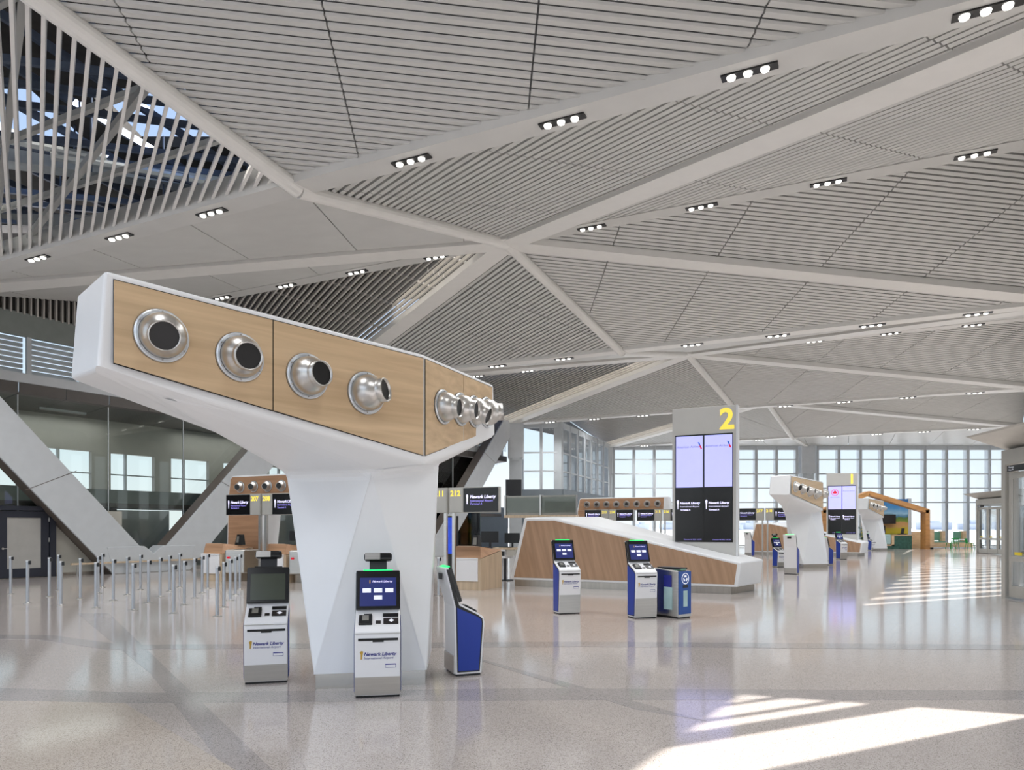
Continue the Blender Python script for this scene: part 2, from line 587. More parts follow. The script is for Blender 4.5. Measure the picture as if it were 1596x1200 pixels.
for i in range(10):
    x, y = -16.5 + i * 0.85, 20.8 + (i * 23 % 7) * 0.35
    MB().bar(W2((x, y, 10.9 + 0.1 * (i % 4))), W2((x + 1.9, y + 0.9, 11.0 + 0.1 * (i % 4))), 0.07, 0.12).build('cable_tray', 'plenum_steel', rf)

# beams -------------------------------------------------------------
ntrim = [0]
def trim(mb, m, label):
    ntrim[0] += 1
    o = mb.build('trim_%d' % ntrim[0], m, bevel=0.0)
    return tag(o, label, kind='structure')
NV, NR = V((0, 0, 1)), V((0, 0, 1))
for k in range(-1, 4):
    p = Vk(k)
    trim(MB().bar(p - QX * HL + V((0, 0, .13)), p + QX * HR + V((0, 0, .13)), 0.55, 0.52), 'slat' if k <= 0 else 'ceil_white', 'light valley beam of the folded ceiling with recessed lamps')
for k in range(-1, 3):
    R = Rk(k)
    trim(MB().bar(R - QX * HL + V((0, 0, -.05)), R + QX * HR + V((0, 0, -.05)), 0.5, 0.16), 'slat' if k < 1 else 'ceil_white', 'light ridge beam of the folded ceiling with recessed lamps')
    for tgt, nm in ((Vk(k) + QX * HR, 1), (Vk(k) - QX * HL, 1), (Vk(k + 1) + QX * HR, 1), (Vk(k + 1) - QX * HL, 1)):
        if k == -1 and (tgt - Vk(k + 1)).length > 0:
            continue
        d = (tgt - R).normalized()
        trim(MB().bar(R + V((0, 0, -.13)), tgt + V((0, 0, -.13)), 0.68, 0.2), 'ceil_white', 'wide white diagonal ceiling beam')
    trim(MB().lathe([(0.0, -.26), (0.62, -.26), (0.62, -.02)], R, (0, 0, 1), 20), 'ceil_white', 'white node plate where the ceiling beams meet')
    for p, q in ((R, Vk(k + 1)), (Vk(k), R)):
        if k == -1 and p != R:
            continue
        trim(MB().tube(p + V((0, 0, -.14)), q + V((0, 0, -.14)), 0.17, 16), 'ceil_white', 'round white tube along the fold of the ceiling')
# closing slope to the end wall
e0, e1 = Vk(3) - QX * HL, Vk(3) + QX * HR
e2 = V((43.6, 62.2, 8.95)); e3 = V((9.0, 62.4, 8.95))
panel([e0, e1, e2], e1 - e0, 'pale ceiling slope down to the end glass wall', single=False, sp=0.3, wd=0.25, tilt=0.0)
trim(MB().bar(Vk(3) + V((0, 0, -.1)), V((25.9, 62, 8.85)), 0.3, 0.15), 'ceil_white', 'white strip running to the end wall column')

# downlights ----------------------------------------------------------
def downlight(p, label, group, lamp):
    r = empty('ceiling_downlight', p, QROT)
    tag(r, label, 'downlight', group)
    MB().span(-0.42, 0.42, -0.085, 0.085, -0.012, 0.03).build('recess', 'black', r)
    for i in (-0.27, -0.02, 0.23):
        MB().lathe([(0.0, -0.045), (0.06, -0.045), (0.07, -0.015), (0.07, 0.02)], (i, 0, 0), (0, 0, 1), 16).build('lamp', 'lamp_lens', r)
    if lamp:
        L = bpy.data.lights.new('downlight_beam', 'SPOT')
        L.energy = lamp
        L.spot_size = math.radians(150)
        L.spot_blend = 1.0
        L.shadow_soft_size = 0.9
        L.color = (0.98, 0.99, 1.0)
        o = bpy.data.objects.new('downlight_beam', L)
        o.location = (0, 0, -0.6)
        C.objects.link(o)
        o.parent = r
for k in range(0, 4):
    for t in (-14.0, -11.9, -8.8, -5.6, -2.5, 2.8, 5.9, 9.0, 12.1):
        if abs(t) > 13: continue
        downlight(Vk(k) + QX * t + V((0, 0, -.145)), 'triple downlight recessed in a ceiling valley beam, row %s' % ['beside the skylight', 'beyond the wide cross beam', 'over the far signs', 'by the end wall'][k], 'valley beam downlights %d' % k, LAMP)
for k in range(0, 3):
    for t in (-11.8, -8.7, -5.6, -2.5, 2.7, 5.8, 8.9, 12.0):
        downlight(Rk(k) + QX * t + V((0, 0, -.145)), 'triple downlight recessed in a ceiling ridge beam, row %s' % ['at the first white node', 'at the second white node', 'at the third white node'][k], 'ridge beam downlights %d' % k, LAMP)
for t in (-8.8, -5.6, -2.5, 2.8, 5.9, 9.0, 12.1):  # unseen lamps added to brighten surfaces that face the camera
    downlight(Vk(-1) + QX * t + V((0, 0, -.145)), 'added triple fill downlight in the unseen valley beam above the entrance', 'added entrance valley downlights', LAMP * 1.7)
for t in (-6, 0, 6, 12):  # out-of-view ridge lamps, also added for brightness
    downlight(Rk(-1) + QX * t + V((0, 0, -.145)), 'added triple downlight in the unseen ridge beam above the entrance', 'added entrance ridge downlights', LAMP)
# BODY
# ================================================================== LEFT WALL
NOUT = V((-0.8386, 0.5448, 0))
L0 = V((-17.6, 20.9, 0))
AROT = math.atan2(AX.y, AX.x)
wl = empty('wall_left', (L0.x, L0.y, 0), AROT)        # local x along the wall, local y outward, z up
tag(wl, 'glazed left wall with soffit and clerestory', kind='structure')
# beyond-the-glass wall (y = 3.4) with windows, soffit, clerestory (y = 0.9)
T0, T1 = -9.0, 32.5
MB().span(T0, T1, 3.4, 3.6, 4.75, 6.1).build('upper_band', 'wall_beige', wl)
MB().span(T0, T1, 3.4, 3.6, 2.45, 3.25).build('floor_band', 'slab_green', wl)
x = T0
i = 0
while x < T1:                                          # piers between the windows
    MB().span(x, x + 0.75, 3.38, 3.6, 3.25, 4.75).build('pier', 'wall_beige', wl)
    MB().span(x + 1.35, x + 1.43, 3.42, 3.55, 3.25, 4.75).build('mullion', 'mullion', wl)
    MB().span(x + 0.75, x + 2.6, 3.42, 3.55, 3.85, 3.90).build('transom', 'mullion', wl)
    x += 2.6
MB().span(T0, 5.4, 3.3, 3.5, 0, 2.45).build('lower_panel', 'curtain', wl)
MB().span(5.4, 7.6, 3.4, 3.6, 0, 2.45).build('lower_panel', 'soffit_dark', wl)
MB().span(7.6, 10.6, 4.6, 4.8, 0, 2.45).build('lower_panel', 'curtain', wl)
MB().span(10.6, 37, 3.4, 3.6, 0, 3.2).build('lower_panel', 'wall_grey', wl)
MB().span(T0, T1, 1.0, 3.4, 2.45, 2.62).build('mezzanine_edge', 'soffit_dark', wl)
for x in range(-3, 11):                                # soffit boards, each a piece
    a, b = x * 3.0 + 0.012, x * 3.0 + 2.988
    for (s0, s1) in ((0, .5), (.5, 1)):
        aa, bb = a + (b - a) * s0 + 0.01, a + (b - a) * s1 - 0.01
        MB().hexa([(aa, .9, 6.25), (bb, .9, 6.25), (bb, 3.4, 6.05), (aa, 3.4, 6.05), (aa, .9, 6.31), (bb, .9, 6.31), (bb, 3.4, 6.11), (aa, 3.4, 6.11)]).build('soffit_board', 'soffit_dark', wl)
        MB().span(aa, bb, .86, .94, 6.25, 6.62).build('fascia_board', 'soffit_dark', wl)
MB().span(T0, T1, .86, .98, 6.63, 6.95).build('sill_band', 'column_white', wl)
x = T0
while x < T1:                                          # clerestory posts, panes and blind slats
    MB().span(x, x + 0.14, .86, 1.0, 6.95, 8.2).build('clerestory_post', 'mullion', wl)
    MB().span(x + .14, x + 1.75, .92, .93, 6.95, 8.2).build('clerestory_pane', 'glass', wl)
    for z in range(7):
        MB().span(x + .14, x + 1.75, 1.2, 1.32, 7.0 + z * .18, 7.13 + z * .18).build('louvre', 'column_white', wl)
    x += 1.75
MB().span(T0, T1, .86, 1.0, 8.2, 9.0).build('head_band', 'slab_green', wl)
# gables up to the ridges
for k in range(-1, 3):
    a, b, c = [(p - L0) for p in (Vk(k) - QX * HL, Rk(k) - QX * HL, Vk(k + 1) - QX * HL)]
    f = lambda p, z: (p.dot(AX), 0.95, z)
    MB().prism([f(a, 8.9), f(c, 8.9), f(b, 10.6)], (0, .1, 0)).build('gable', 'plenum' if k == 0 else 'backing', wl)
    if k == 0:
        ta, tb, tc2 = a.dot(AX), b.dot(AX), c.dot(AX)
        t = ta + .8
        while t < tc2 - .8:
            zt = 8.9 + 1.6 * ((t - ta) / (tb - ta) if t < tb else (tc2 - t) / (tc2 - tb))
            MB().span(t, t + .05, .8, .94, 8.95, zt).build('grille_bar', 'slat_open', wl)
            t += .2
# front glazing line
x = T0
while x < 30:
    MB().span(x + .01, x + 2.99, .95, .965, 0.12, 6.2).build('pane', 'glass_green', wl)
    MB().span(x - .012, x + .012, .93, .98, 0, 6.2).build('joint', 'mullion', wl)
    MB().span(x + .3, x + .36, .95, 1.05, 1.1, 1.2).build('patch_fitting', 'steel', wl)
    x += 3.0
MB().span(T0, 30, .8, 1.05, 0, .12).build('base_rail', 'brushed_plinth', wl)
for i, x in enumerate((-2, 5, 12, 20, 28)):  # added lamps with wide area lights to brighten the space behind the glass
    r = empty('added_fill_lamp', tuple(L0 + AX * x + NOUT * 2.2 + V((0, 0, 5.98))), AROT)
    tag(r, 'added slim fill lamp under the dark soffit behind the left glass', 'lamp', 'added fill lamps behind the left glass')
    MB().span(-.8, .8, -.05, .05, .02, .1).build('housing', 'column_white', r)
    MB().span(-.78, .78, -.04, .04, 0, .02).build('diffuser', 'frosted', r)
    L = bpy.data.lights.new('fill_glow', 'AREA'); L.shape = 'RECTANGLE'; L.size = 4.0; L.size_y = 1.8; L.energy = 34
    o = bpy.data.objects.new('fill_glow', L); o.location = (0, 0, -.03); C.objects.link(o); o.parent = r
# V columns standing in front of the wall
def vcol(t0, label, reach=8.7):
    r = empty('support_column', tuple(L0 + AX * t0), AROT)
    tag(r, label, 'column')
    for s in (-1, 1):
        top = s * reach
        w2 = 0.72
        dirx, dirz = top, 8.9
        L = math.hypot(dirx, dirz)
        nx, nz = dirz / L * w2, -dirx / L * w2
        b0, b1, tp0, tp1 = (s * 0.1 - abs(nx), 0), (s * 0.1 + abs(nx), 0), (top - w2, 8.9), (top + w2, 8.9)
        lo = s * .55
        pts = [(lo - .95, 0), (lo + .95, 0), (top + w2 * 1.2, 8.9), (top - w2 * 1.2, 8.9)]
        bd = MB().prism([(p[0], 0.0, p[1]) for p in pts], (0, .1, 0)).build('face_cladding', 'column_white', r, bevel=.02)
        bd2 = MB().prism([(p[0], 0.1, p[1]) for p in pts], (0, .62, 0)).build('arm', 'column_side', r)
        # horizontal joint of the cladding
        for z in (3.3, 6.2):
            cx = lo + (top - lo) * z / 8.9
            MB().bar((cx - .80, -.004, z - .62 * s * -1 * .6), (cx + .80, -.004, z + .62 * s * -1 * .6), .012, .015, up=(0, 0, 1)).build('joint', 'column_side', r)
    MB().prism([(-1.5, -.02, 0), (1.5, -.02, 0), (1.75, -.02, 1.0), (.35, -.02, 1.0), (0, -.02, .72), (-.35, -.02, 1.0), (-1.75, -.02, 1.0)], (0, .7, 0)).build('foot', 'column_white', r, bevel=.03)
    return r
vcol(7.2, 'white V-shaped support column between the navy doors and the check-in desks')
vcol(23.5, 'white V-shaped support column behind the check-in desks 211 and 212')
# navy double doors
for i, (a, b) in enumerate(((0.75, 2.25), (2.29, 3.79))):
    r = empty('door_%d' % (i + 1), tuple(L0 + AX * a + NOUT * 0.55), AROT)
    tag(r, 'dark navy door leaf with a tall frosted pane', kind='structure')
    wd = b - a
    fr = .24
    MB().span(0, fr, 0, .07, 0.02, 2.25).span(wd - fr, wd, 0, .07, .02, 2.25).span(fr, wd - fr, 0, .07, .02, .32).span(fr, wd - fr, 0, .07, 2.03, 2.25).build('leaf_frame', 'door_navy', r)
    MB().span(fr, wd - fr, .025, .045, .32, 2.03).build('pane', 'frosted', r)
    hx = wd - .1 if i == 0 else .1
    MB().tube((hx, -.02, 1.0), (hx, -.06, 1.0), .035, 12).bar((hx, -.06, 1.0), (hx + (.14 if i else -.14), -.06, 1.0), .025, .025).build('handle', 'steel', r)
    for z in (.4, 1.2, 1.9):
        MB().tube((wd if i else 0, -.01, z), (wd if i else 0, -.01, z + .14), .018, 8).build('hinge', 'steel', r)
dfr = MB().span(0.6, 4.0, .5, .68, 2.27, 2.42).span(3.81, 4.0, .5, .68, 0, 2.27).span(.55, .73, .5, .68, 0, 2.27).build('trim_door', 'door_navy')
dfr.location = tuple(L0); dfr.rotation_euler = (0, 0, AROT)
ntrim[0] += 1; dfr.name = 'trim_%d' % ntrim[0]
tag(dfr, 'dark navy frame around the double doors', kind='structure')
pl = MB().span(4.05, 6.4, .75, .85, .1, 2.3).build('trim_%d' % (ntrim[0] + 1), 'curtain'); ntrim[0] += 1
pl.location = tuple(L0); pl.rotation_euler = (0, 0, AROT)
tag(pl, 'pale translucent panel beside the navy doors', kind='structure')
# low bench rail by the doors
r = empty('leaning_rail', tuple(L0 + AX * 4.2 + NOUT * -.1), AROT)
tag(r, 'low wooden leaning rail in front of the pale panel', 'rail')
MB().span(0, 5.6, -.04, .04, .40, .46).build('bar', 'wood_light', r)
for x in (.2, 1.9, 3.6, 5.3):
    MB().tube((x, 0, 0), (x, 0, .40), .02, 8).build('leg', 'steel', r)

# column at the end of the left wall and saw-tooth glazing
def curtain(name, p, q, z0, z1, bays, trans, label, mw=.16, md=.5, top=.35):
    p, q = V(p), V(q)
    d = q - p
    L = d.length
    r = empty(name, tuple(p), math.atan2(d.y, d.x))
    tag(r, label, kind='structure')
    st = L / bays
    for i in range(bays + 1):
        x = i * st
        MB().span(x - mw / 2, x + mw / 2, -.05, md, z0, z1).build('mullion', 'mullion', r)
        MB().span(x + mw / 2, x + mw / 2 + .05, -.1, .04, z0, z1).build('mullion_cap', 'column_white', r)
    zs = [z0] + list(trans) + [z1 - top]
    for z in zs:
        MB().span(0, L, -.03, .10, z - .05, z + .05).build('transom', 'mullion', r)
    MB().span(0, L, -.04, .3, z1 - top, z1).build('head', 'mullion', r)
    for i in range(bays):
        for j in range(len(zs) - 1):
            MB().span(i * st + mw / 2, (i + 1) * st - mw / 2, .03, .045, zs[j] + .05, zs[j + 1] - .05).build('pane', 'glass', r)
    return r
TR = (3.9, 5.15, 6.4, 7.65)
curtain('window_1', (8.9, 62, 0), (25.0, 62, 0), 0.1, 8.9, 9, TR, 'end glass wall between the two white columns')
curtain('window_2', (26.8, 62, 0), (43.8, 62, 0), 0.1, 8.9, 9, TR, 'end glass wall behind the lounge')
curtain('window_3', (0.7, 49.1, 0), (3.3, 48.8, 0), 4.3, 9.0, 2, (5.6, 6.9), 'frontal glazing of the saw-tooth bay')
curtain('window_4', (3.4, 48.8, 0), (8.4, 61.6, 0), 4.3, 9.0, 7, (5.6, 6.9), 'receding side glazing of the saw-tooth bay', mw=.22, md=.5)
b = MB().bar((0.6, 49.15, 3.75), (3.45, 48.8, 3.75), .3, 1.2).bar((3.45, 48.8, 3.75), (8.4, 61.6, 3.75), .3, 1.2)
o = b.build('wall_sawtooth', 'wall_grey'); tag(o, 'blue grey parapet under the saw-tooth glazing', kind='structure')
o = MB().bar((0.6, 49.15, 1.5), (3.45, 48.8, 1.5), .2, 3.3).build('wall_lower', 'wall_grey'); tag(o, 'grey wall under the saw-tooth parapet', kind='structure')
o = MB().span(1.0, 3.0, 44.2, 44.5, 2.8, 4.7).build('wall_screen', 'vertical_dark'); 
o.location = (-.9, 0, 0); o.scale = (.5, 1, 1)
tag(o, 'black end of the parapet beside the column', kind='structure')
def pillar(x, y, label, wd=.85):
    r = empty('wall_column', (x, y, 0))
    tag(r, label, 'column')
    MB().span(-wd / 2, wd / 2, -.45, .45, 0, 6.4).build('shaft', 'mullion', r, bevel=.03)
    MB().span(-wd * .62, wd * .62, -.5, .5, 6.4, 8.95).build('upper_casing', 'column_white', r, bevel=.05)
    MB().span(-.25, .25, -.56, -.45, 6.25, 6.45).build('casing_lip', 'mullion', r)
    return r
pillar(.25, 48.3, 'wall column at the meeting of the left V columns and saw-tooth glazing')
pillar(8.3, 62.2, 'end wall column at the saw-tooth corner')
pillar(25.9, 62.1, 'end wall column between the two glass walls', 1.0)

# ================================================================== RIGHT WALL (only its light reaches the picture)
W0 = V0 + QX * HR; W0.z = 0
wr = empty('wall_right', tuple(W0), AROT)
tag(wr, 'right wall with tall glazing towards the forecourt', kind='structure')
MB().span(-22, 70, -.4, 0, 7.28, 8.9).build('upper_band', 'wall_beige', wr)
for a, b in ((-22, .15), (1.5, 1.95), (2.33, 2.45), (3.0, 3.1), (3.8, 13.3)):
    MB().span(a, b, -.05, 0, 2.6, 7.28).build('wall_panel', 'wall_beige', wr)
t = 13.75
while t < 66:
    MB().span(t, t + .95, -.05, 0, 0, 7.28).build('mullion', 'mullion', wr)
    t += 1.75
MB().span(13.3, 66, -.25, 0, 0, 2.4).build('wall_base', 'wall_beige', wr)
MB().span(-1, 2, -.05, 0, 2.6, 3.0).build('wall_base', 'wall_beige', wr)
MB().span(2, 4, -.05, 0, 2.6, 5.2).build('wall_base', 'wall_beige', wr)
MB().prism([(-3.3, -.35, 0), (-1.5, -.35, 0), (7.6, -.35, 8.9), (5.8, -.35, 8.9)], (0, .35, 0)).build('brace_arm', 'column_white', wr)
for k in range(-1, 3):
    a, b_, c = [(p - W0) for p in (Vk(k) + QX * HR, Rk(k) + QX * HR, Vk(k + 1) + QX * HR)]
    f = lambda p, z: (p.dot(AX), -.3, z)
    MB().prism([f(a, 8.4), f(c, 8.4), f(c, 9.4), f(b_, 11.0), f(a, 9.4)], (0, .1, 0)).build('gable', 'backing', wr)

# far skyline, its haze carried by the pale block colour
random.seed(3)
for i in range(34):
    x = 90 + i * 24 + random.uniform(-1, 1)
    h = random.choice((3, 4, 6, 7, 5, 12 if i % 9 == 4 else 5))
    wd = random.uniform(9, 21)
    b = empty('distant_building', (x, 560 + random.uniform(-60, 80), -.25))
    tag(b, 'haze-paled distant building on the skyline beyond the end glass wall', 'building', 'skyline buildings')
    MB().span(-wd / 2, wd / 2, -8, 8, 0, h).build('block', 'far_city_hazed', b)
    MB().span(-wd / 4, wd / 8, -5, 5, h, h + random.uniform(1, 4)).build('roof_block', 'far_city_hazed', b)
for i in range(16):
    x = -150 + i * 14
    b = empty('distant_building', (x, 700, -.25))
    tag(b, 'haze-paled low building far beyond the saw-tooth glazing', 'building', 'low far buildings')
    MB().span(-6, 6, -8, 8, 0, random.uniform(3, 5)).build('block', 'far_city_hazed', b)
    MB().span(-3, 2, -5, 5, 3, 6).build('roof_block', 'far_city_hazed', b)
# ================================================================== AIR TOWER (white leaning tower with jet nozzles)
def nozzle(parent, pos, nrm, aim, sc=1.0):
    pos, nrm, aim = V(pos), V(nrm).normalized(), V(aim).normalized()
    c = pos + nrm * 0.03 * sc
    prof = []
    for i in range(13):
        a = math.radians(-50 + i * (50 + 47) / 12)
        prof.append((0.19 * sc * math.cos(a), 0.19 * sc * math.sin(a)))
    prof += [(0.124 * sc, 0.15 * sc), (0.124 * sc, 0.215 * sc), (0.114 * sc, 0.215 * sc), (0.112 * sc, 0.12 * sc)]
    n = MB().lathe(prof, c, aim, 28).build('jet_nozzle', 'nozzle_steel', parent, smooth=True)
    MB().lathe([(0.228 * sc, -0.005), (0.228 * sc, 0.006)], pos, nrm, 32).build('gasket', 'black', n)
    MB().lathe([(0.223 * sc, -0.005), (0.223 * sc, 0.02 * sc), (0.212 * sc, 0.028 * sc), (0.192 * sc, 0.02 * sc), (0.186 * sc, 0.0)], pos, nrm, 32).build('flange', 'flange_steel', n, smooth=False)
    MB().lathe([(0.0, 0.19 * sc), (0.113 * sc, 0.19 * sc)], c, aim, 24).build('throat', 'black', n)
    ux = nrm.cross(V((0, 0, 1))).normalized(); uz = ux.cross(nrm)
    for k in range(6):
        a = math.pi / 6 + k * math.pi / 3
        p = pos + (ux * math.cos(a) + uz * math.sin(a)) * 0.205 * sc + nrm * 0.026 * sc
        MB().lathe([(0.008, 0), (0.006, 0.008), (0, 0.008)], p, nrm, 6).build('screw', 'steel', n)
    return n

TOWER = V((-1.5, 7.95, 0))
def air_tower():
    r = empty('air_tower', tuple(TOWER))
    P = {
        'At': (-3.29, 5.70, 3.78), 'Bt': (-1.0, 8.0, 3.66), 'Ct': (-0.25, 9.71, 3.66), 'Dt': (-3.87, 6.28, 3.77), 'Et': (-2.1, 9.0, 3.66), 'Ft': (-1.2, 10.1, 3.66),
        'Ab': (-3.35, 5.70, 2.975), 'Bb': (-1.0, 8.0, 2.42), 'Cb': (-0.23, 9.71, 2.95), 'Db': (-3.93, 6.28, 3.02), 'Eb': (-2.1, 9.0, 2.45), 'Fb': (-1.2, 10.1, 2.95),
        'P0': (-2.93, 7.62, 2.62), 'P1': (-2.61, 8.12, 2.32), 'P2': (-1.575, 7.86, 2.33), 'P3': (-0.87, 8.46, 2.46), 'P4': (-1.3, 9.5, 2.45), 'P5': (-2.25, 8.9, 2.3),
        'Q1': (-2.08, 7.39, 0.16), 'Q2': (-0.92, 7.63, 0.16), 'Q3': (-1.0, 8.75, 0.16), 'Q4': (-2.2, 8.5, 0.16)}
    names = list(P)
    ix = {n: i for i, n in enumerate(names)}
    vs = [V(P[n]) - TOWER for n in names]
    faces = ['At Bt Ct Ft Et Dt', 'At Ab Bb Bt', 'Bt Bb Cb Ct', 'Ct Cb Fb Ft', 'Ft Fb Eb Et', 'Et Eb Db Dt', 'Dt Db Ab At',
             'Ab P2 Bb', 'Ab P1 P2', 'Ab P0 P1', 'Ab Db P0', 'Db Eb P5 P0', 'P0 P5 P1', 'Eb Fb P4 P5', 'Fb Cb P3 P4', 'Cb Bb P3', 'Bb P2 P3',
             'P1 Q1 P2', 'P2 Q1 Q2', 'P2 Q2 P3', 'P3 Q2 Q3 P4', 'P4 Q3 Q4 P5', 'P5 Q4 Q1 P1', 'Q1 Q4 Q3 Q2']
    mb = MB().add(vs, [tuple(ix[k] for k in f.split()) for f in faces])
    body = mb.build('body', 'white_gloss', r)
    me = body.data
    bw = me.attributes.new('bevel_weight_edge', 'FLOAT', 'EDGE')
    big = {frozenset(p.split()) for p in ('Ab P1', 'Ab P0', 'P0 P1', 'P1 P2', 'P2 P3', 'Ab P2')}
    none = {frozenset(p.split()) for p in ('P2 Q1', 'P2 Q2', 'Q1 Q2', 'Q2 Q3', 'Q3 Q4', 'Q4 Q1', 'Bb P2', 'Bb P3')}
    for e in me.edges:
        k = frozenset(names[i] for i in e.vertices)
        bw.data[e.index].value = 1.0 if k in big else (0.02 if k in none else 0.32)
    bv = body.modifiers.new('bevel', 'BEVEL')
    bv.width = 0.11
    bv.segments = 4
    bv.limit_method = 'WEIGHT'
    # base plinth
    q = [V(P[k]) - TOWER for k in ('Q1', 'Q2', 'Q3', 'Q4')]
    c = sum(q, V()) / 4
    q = [c + (p - c) * 0.97 for p in q]
    MB().prism([(p.x, p.y, 0) for p in q], (0, 0, 0.17)).build('plinth', 'steel_polished', r)
    # wooden panels
    d1 = (V(P['Bt']) - V(P['At'])); d1.z = 0; d1.normalize()
    n1 = V((d1.y, -d1.x, 0))
    o1 = V(P['At']); o1.z = 0
    d2 = (V(P['Ct']) - V(P['Bt'])); d2.z = 0; d2.normalize()
    n2 = V((d2.y, -d2.x, 0))
    o2 = V(P['Bt']); o2.z = 0
    def pan(o, d, n, s0, s1, ztop, zbot, seal=False):
        g = 0.006
        pts = [(s0 + g, zbot(s0)), (s1 - g, zbot(s1)), (s1 - g, ztop(s1)), (s0 + g, ztop(s0))]
        pp = [o + d * a + V((0, 0, z)) - TOWER for a, z in pts]
        if seal:
            cc = sum(pp, V()) / 4
            pp = [p + (d * (0.004 if (p - cc).dot(d) > 0 else -0.004)) + V((0, 0, 0.009 if p.z > cc.z else -0.009)) for p in pp]
            return MB().prism([p + n * 0.001 for p in pp], n * 0.004).build('shadow_gap', 'black', r)
        return MB().prism([p + n * 0.004 for p in pp], n * 0.008).build('wood_panel', 'wood_arm', r)
    zt1 = lambda s: 3.715 - 0.105 * s / 3.25
    zb1 = lambda s: 3.05 - 0.535 * s / 3.25
    zt2 = lambda s: 3.61
    zb2 = lambda s: 2.515 + 0.52 * s / 1.8
    pan(o1, d1, n1, 0.06, 3.24, zt1, zb1, True)
    pan(o1, d1, n1, 0.06, 1.434, zt1, zb1)
    pan(o1, d1, n1, 1.434, 3.235, zt1, zb1)
    pan(o2, d2, n2, 0.015, 1.80, zt2, zb2, True)
    pan(o2, d2, n2, 0.02, 0.95, zt2, zb2)
    pan(o2, d2, n2, 0.95, 1.80, zt2, zb2)
    for s, z, az, el in ((.43, 3.325, -60, -14), (1.11, 3.26, -51, -8), (1.79, 3.19, -38, 0), (2.47, 3.115, -16, 6)):
        aim = V((math.cos(math.radians(az)) * math.cos(math.radians(el)), math.sin(math.radians(az)) * math.cos(math.radians(el)), math.sin(math.radians(el))))
        nozzle(r, o1 + d1 * s + n1 * 0.012 + V((0, 0, z)) - TOWER, n1, aim)
    for s, z, az, el in ((.42, 3.13, -18, -6), (.86, 3.17, -16, -6), (1.24, 3.2, -18, -22), (1.6, 3.24, 6, 4)):
        aim = V((math.cos(math.radians(az)) * math.cos(math.radians(el)), math.sin(math.radians(az)) * math.cos(math.radians(el)), math.sin(math.radians(el))))
        nozzle(r, o2 + d2 * s + n2 * 0.012 + V((0, 0, z)) - TOWER, n2, aim, 0.92)
    return r
BAY = V((14.3, 22.2, 0))
tower = air_tower()
tag(tower, 'large white leaning air tower with wood-faced arm rising over the two front kiosks', 'air tower', 'white air towers')
t2 = copy_tree(tower); t2.location = tuple(TOWER + BAY); t2['label'] = 'white leaning air tower standing just beside sign 1'
t3 = copy_tree(tower); t3.location = tuple(TOWER + BAY * 2); t3['label'] = 'small far white air tower standing before the landscape mural'

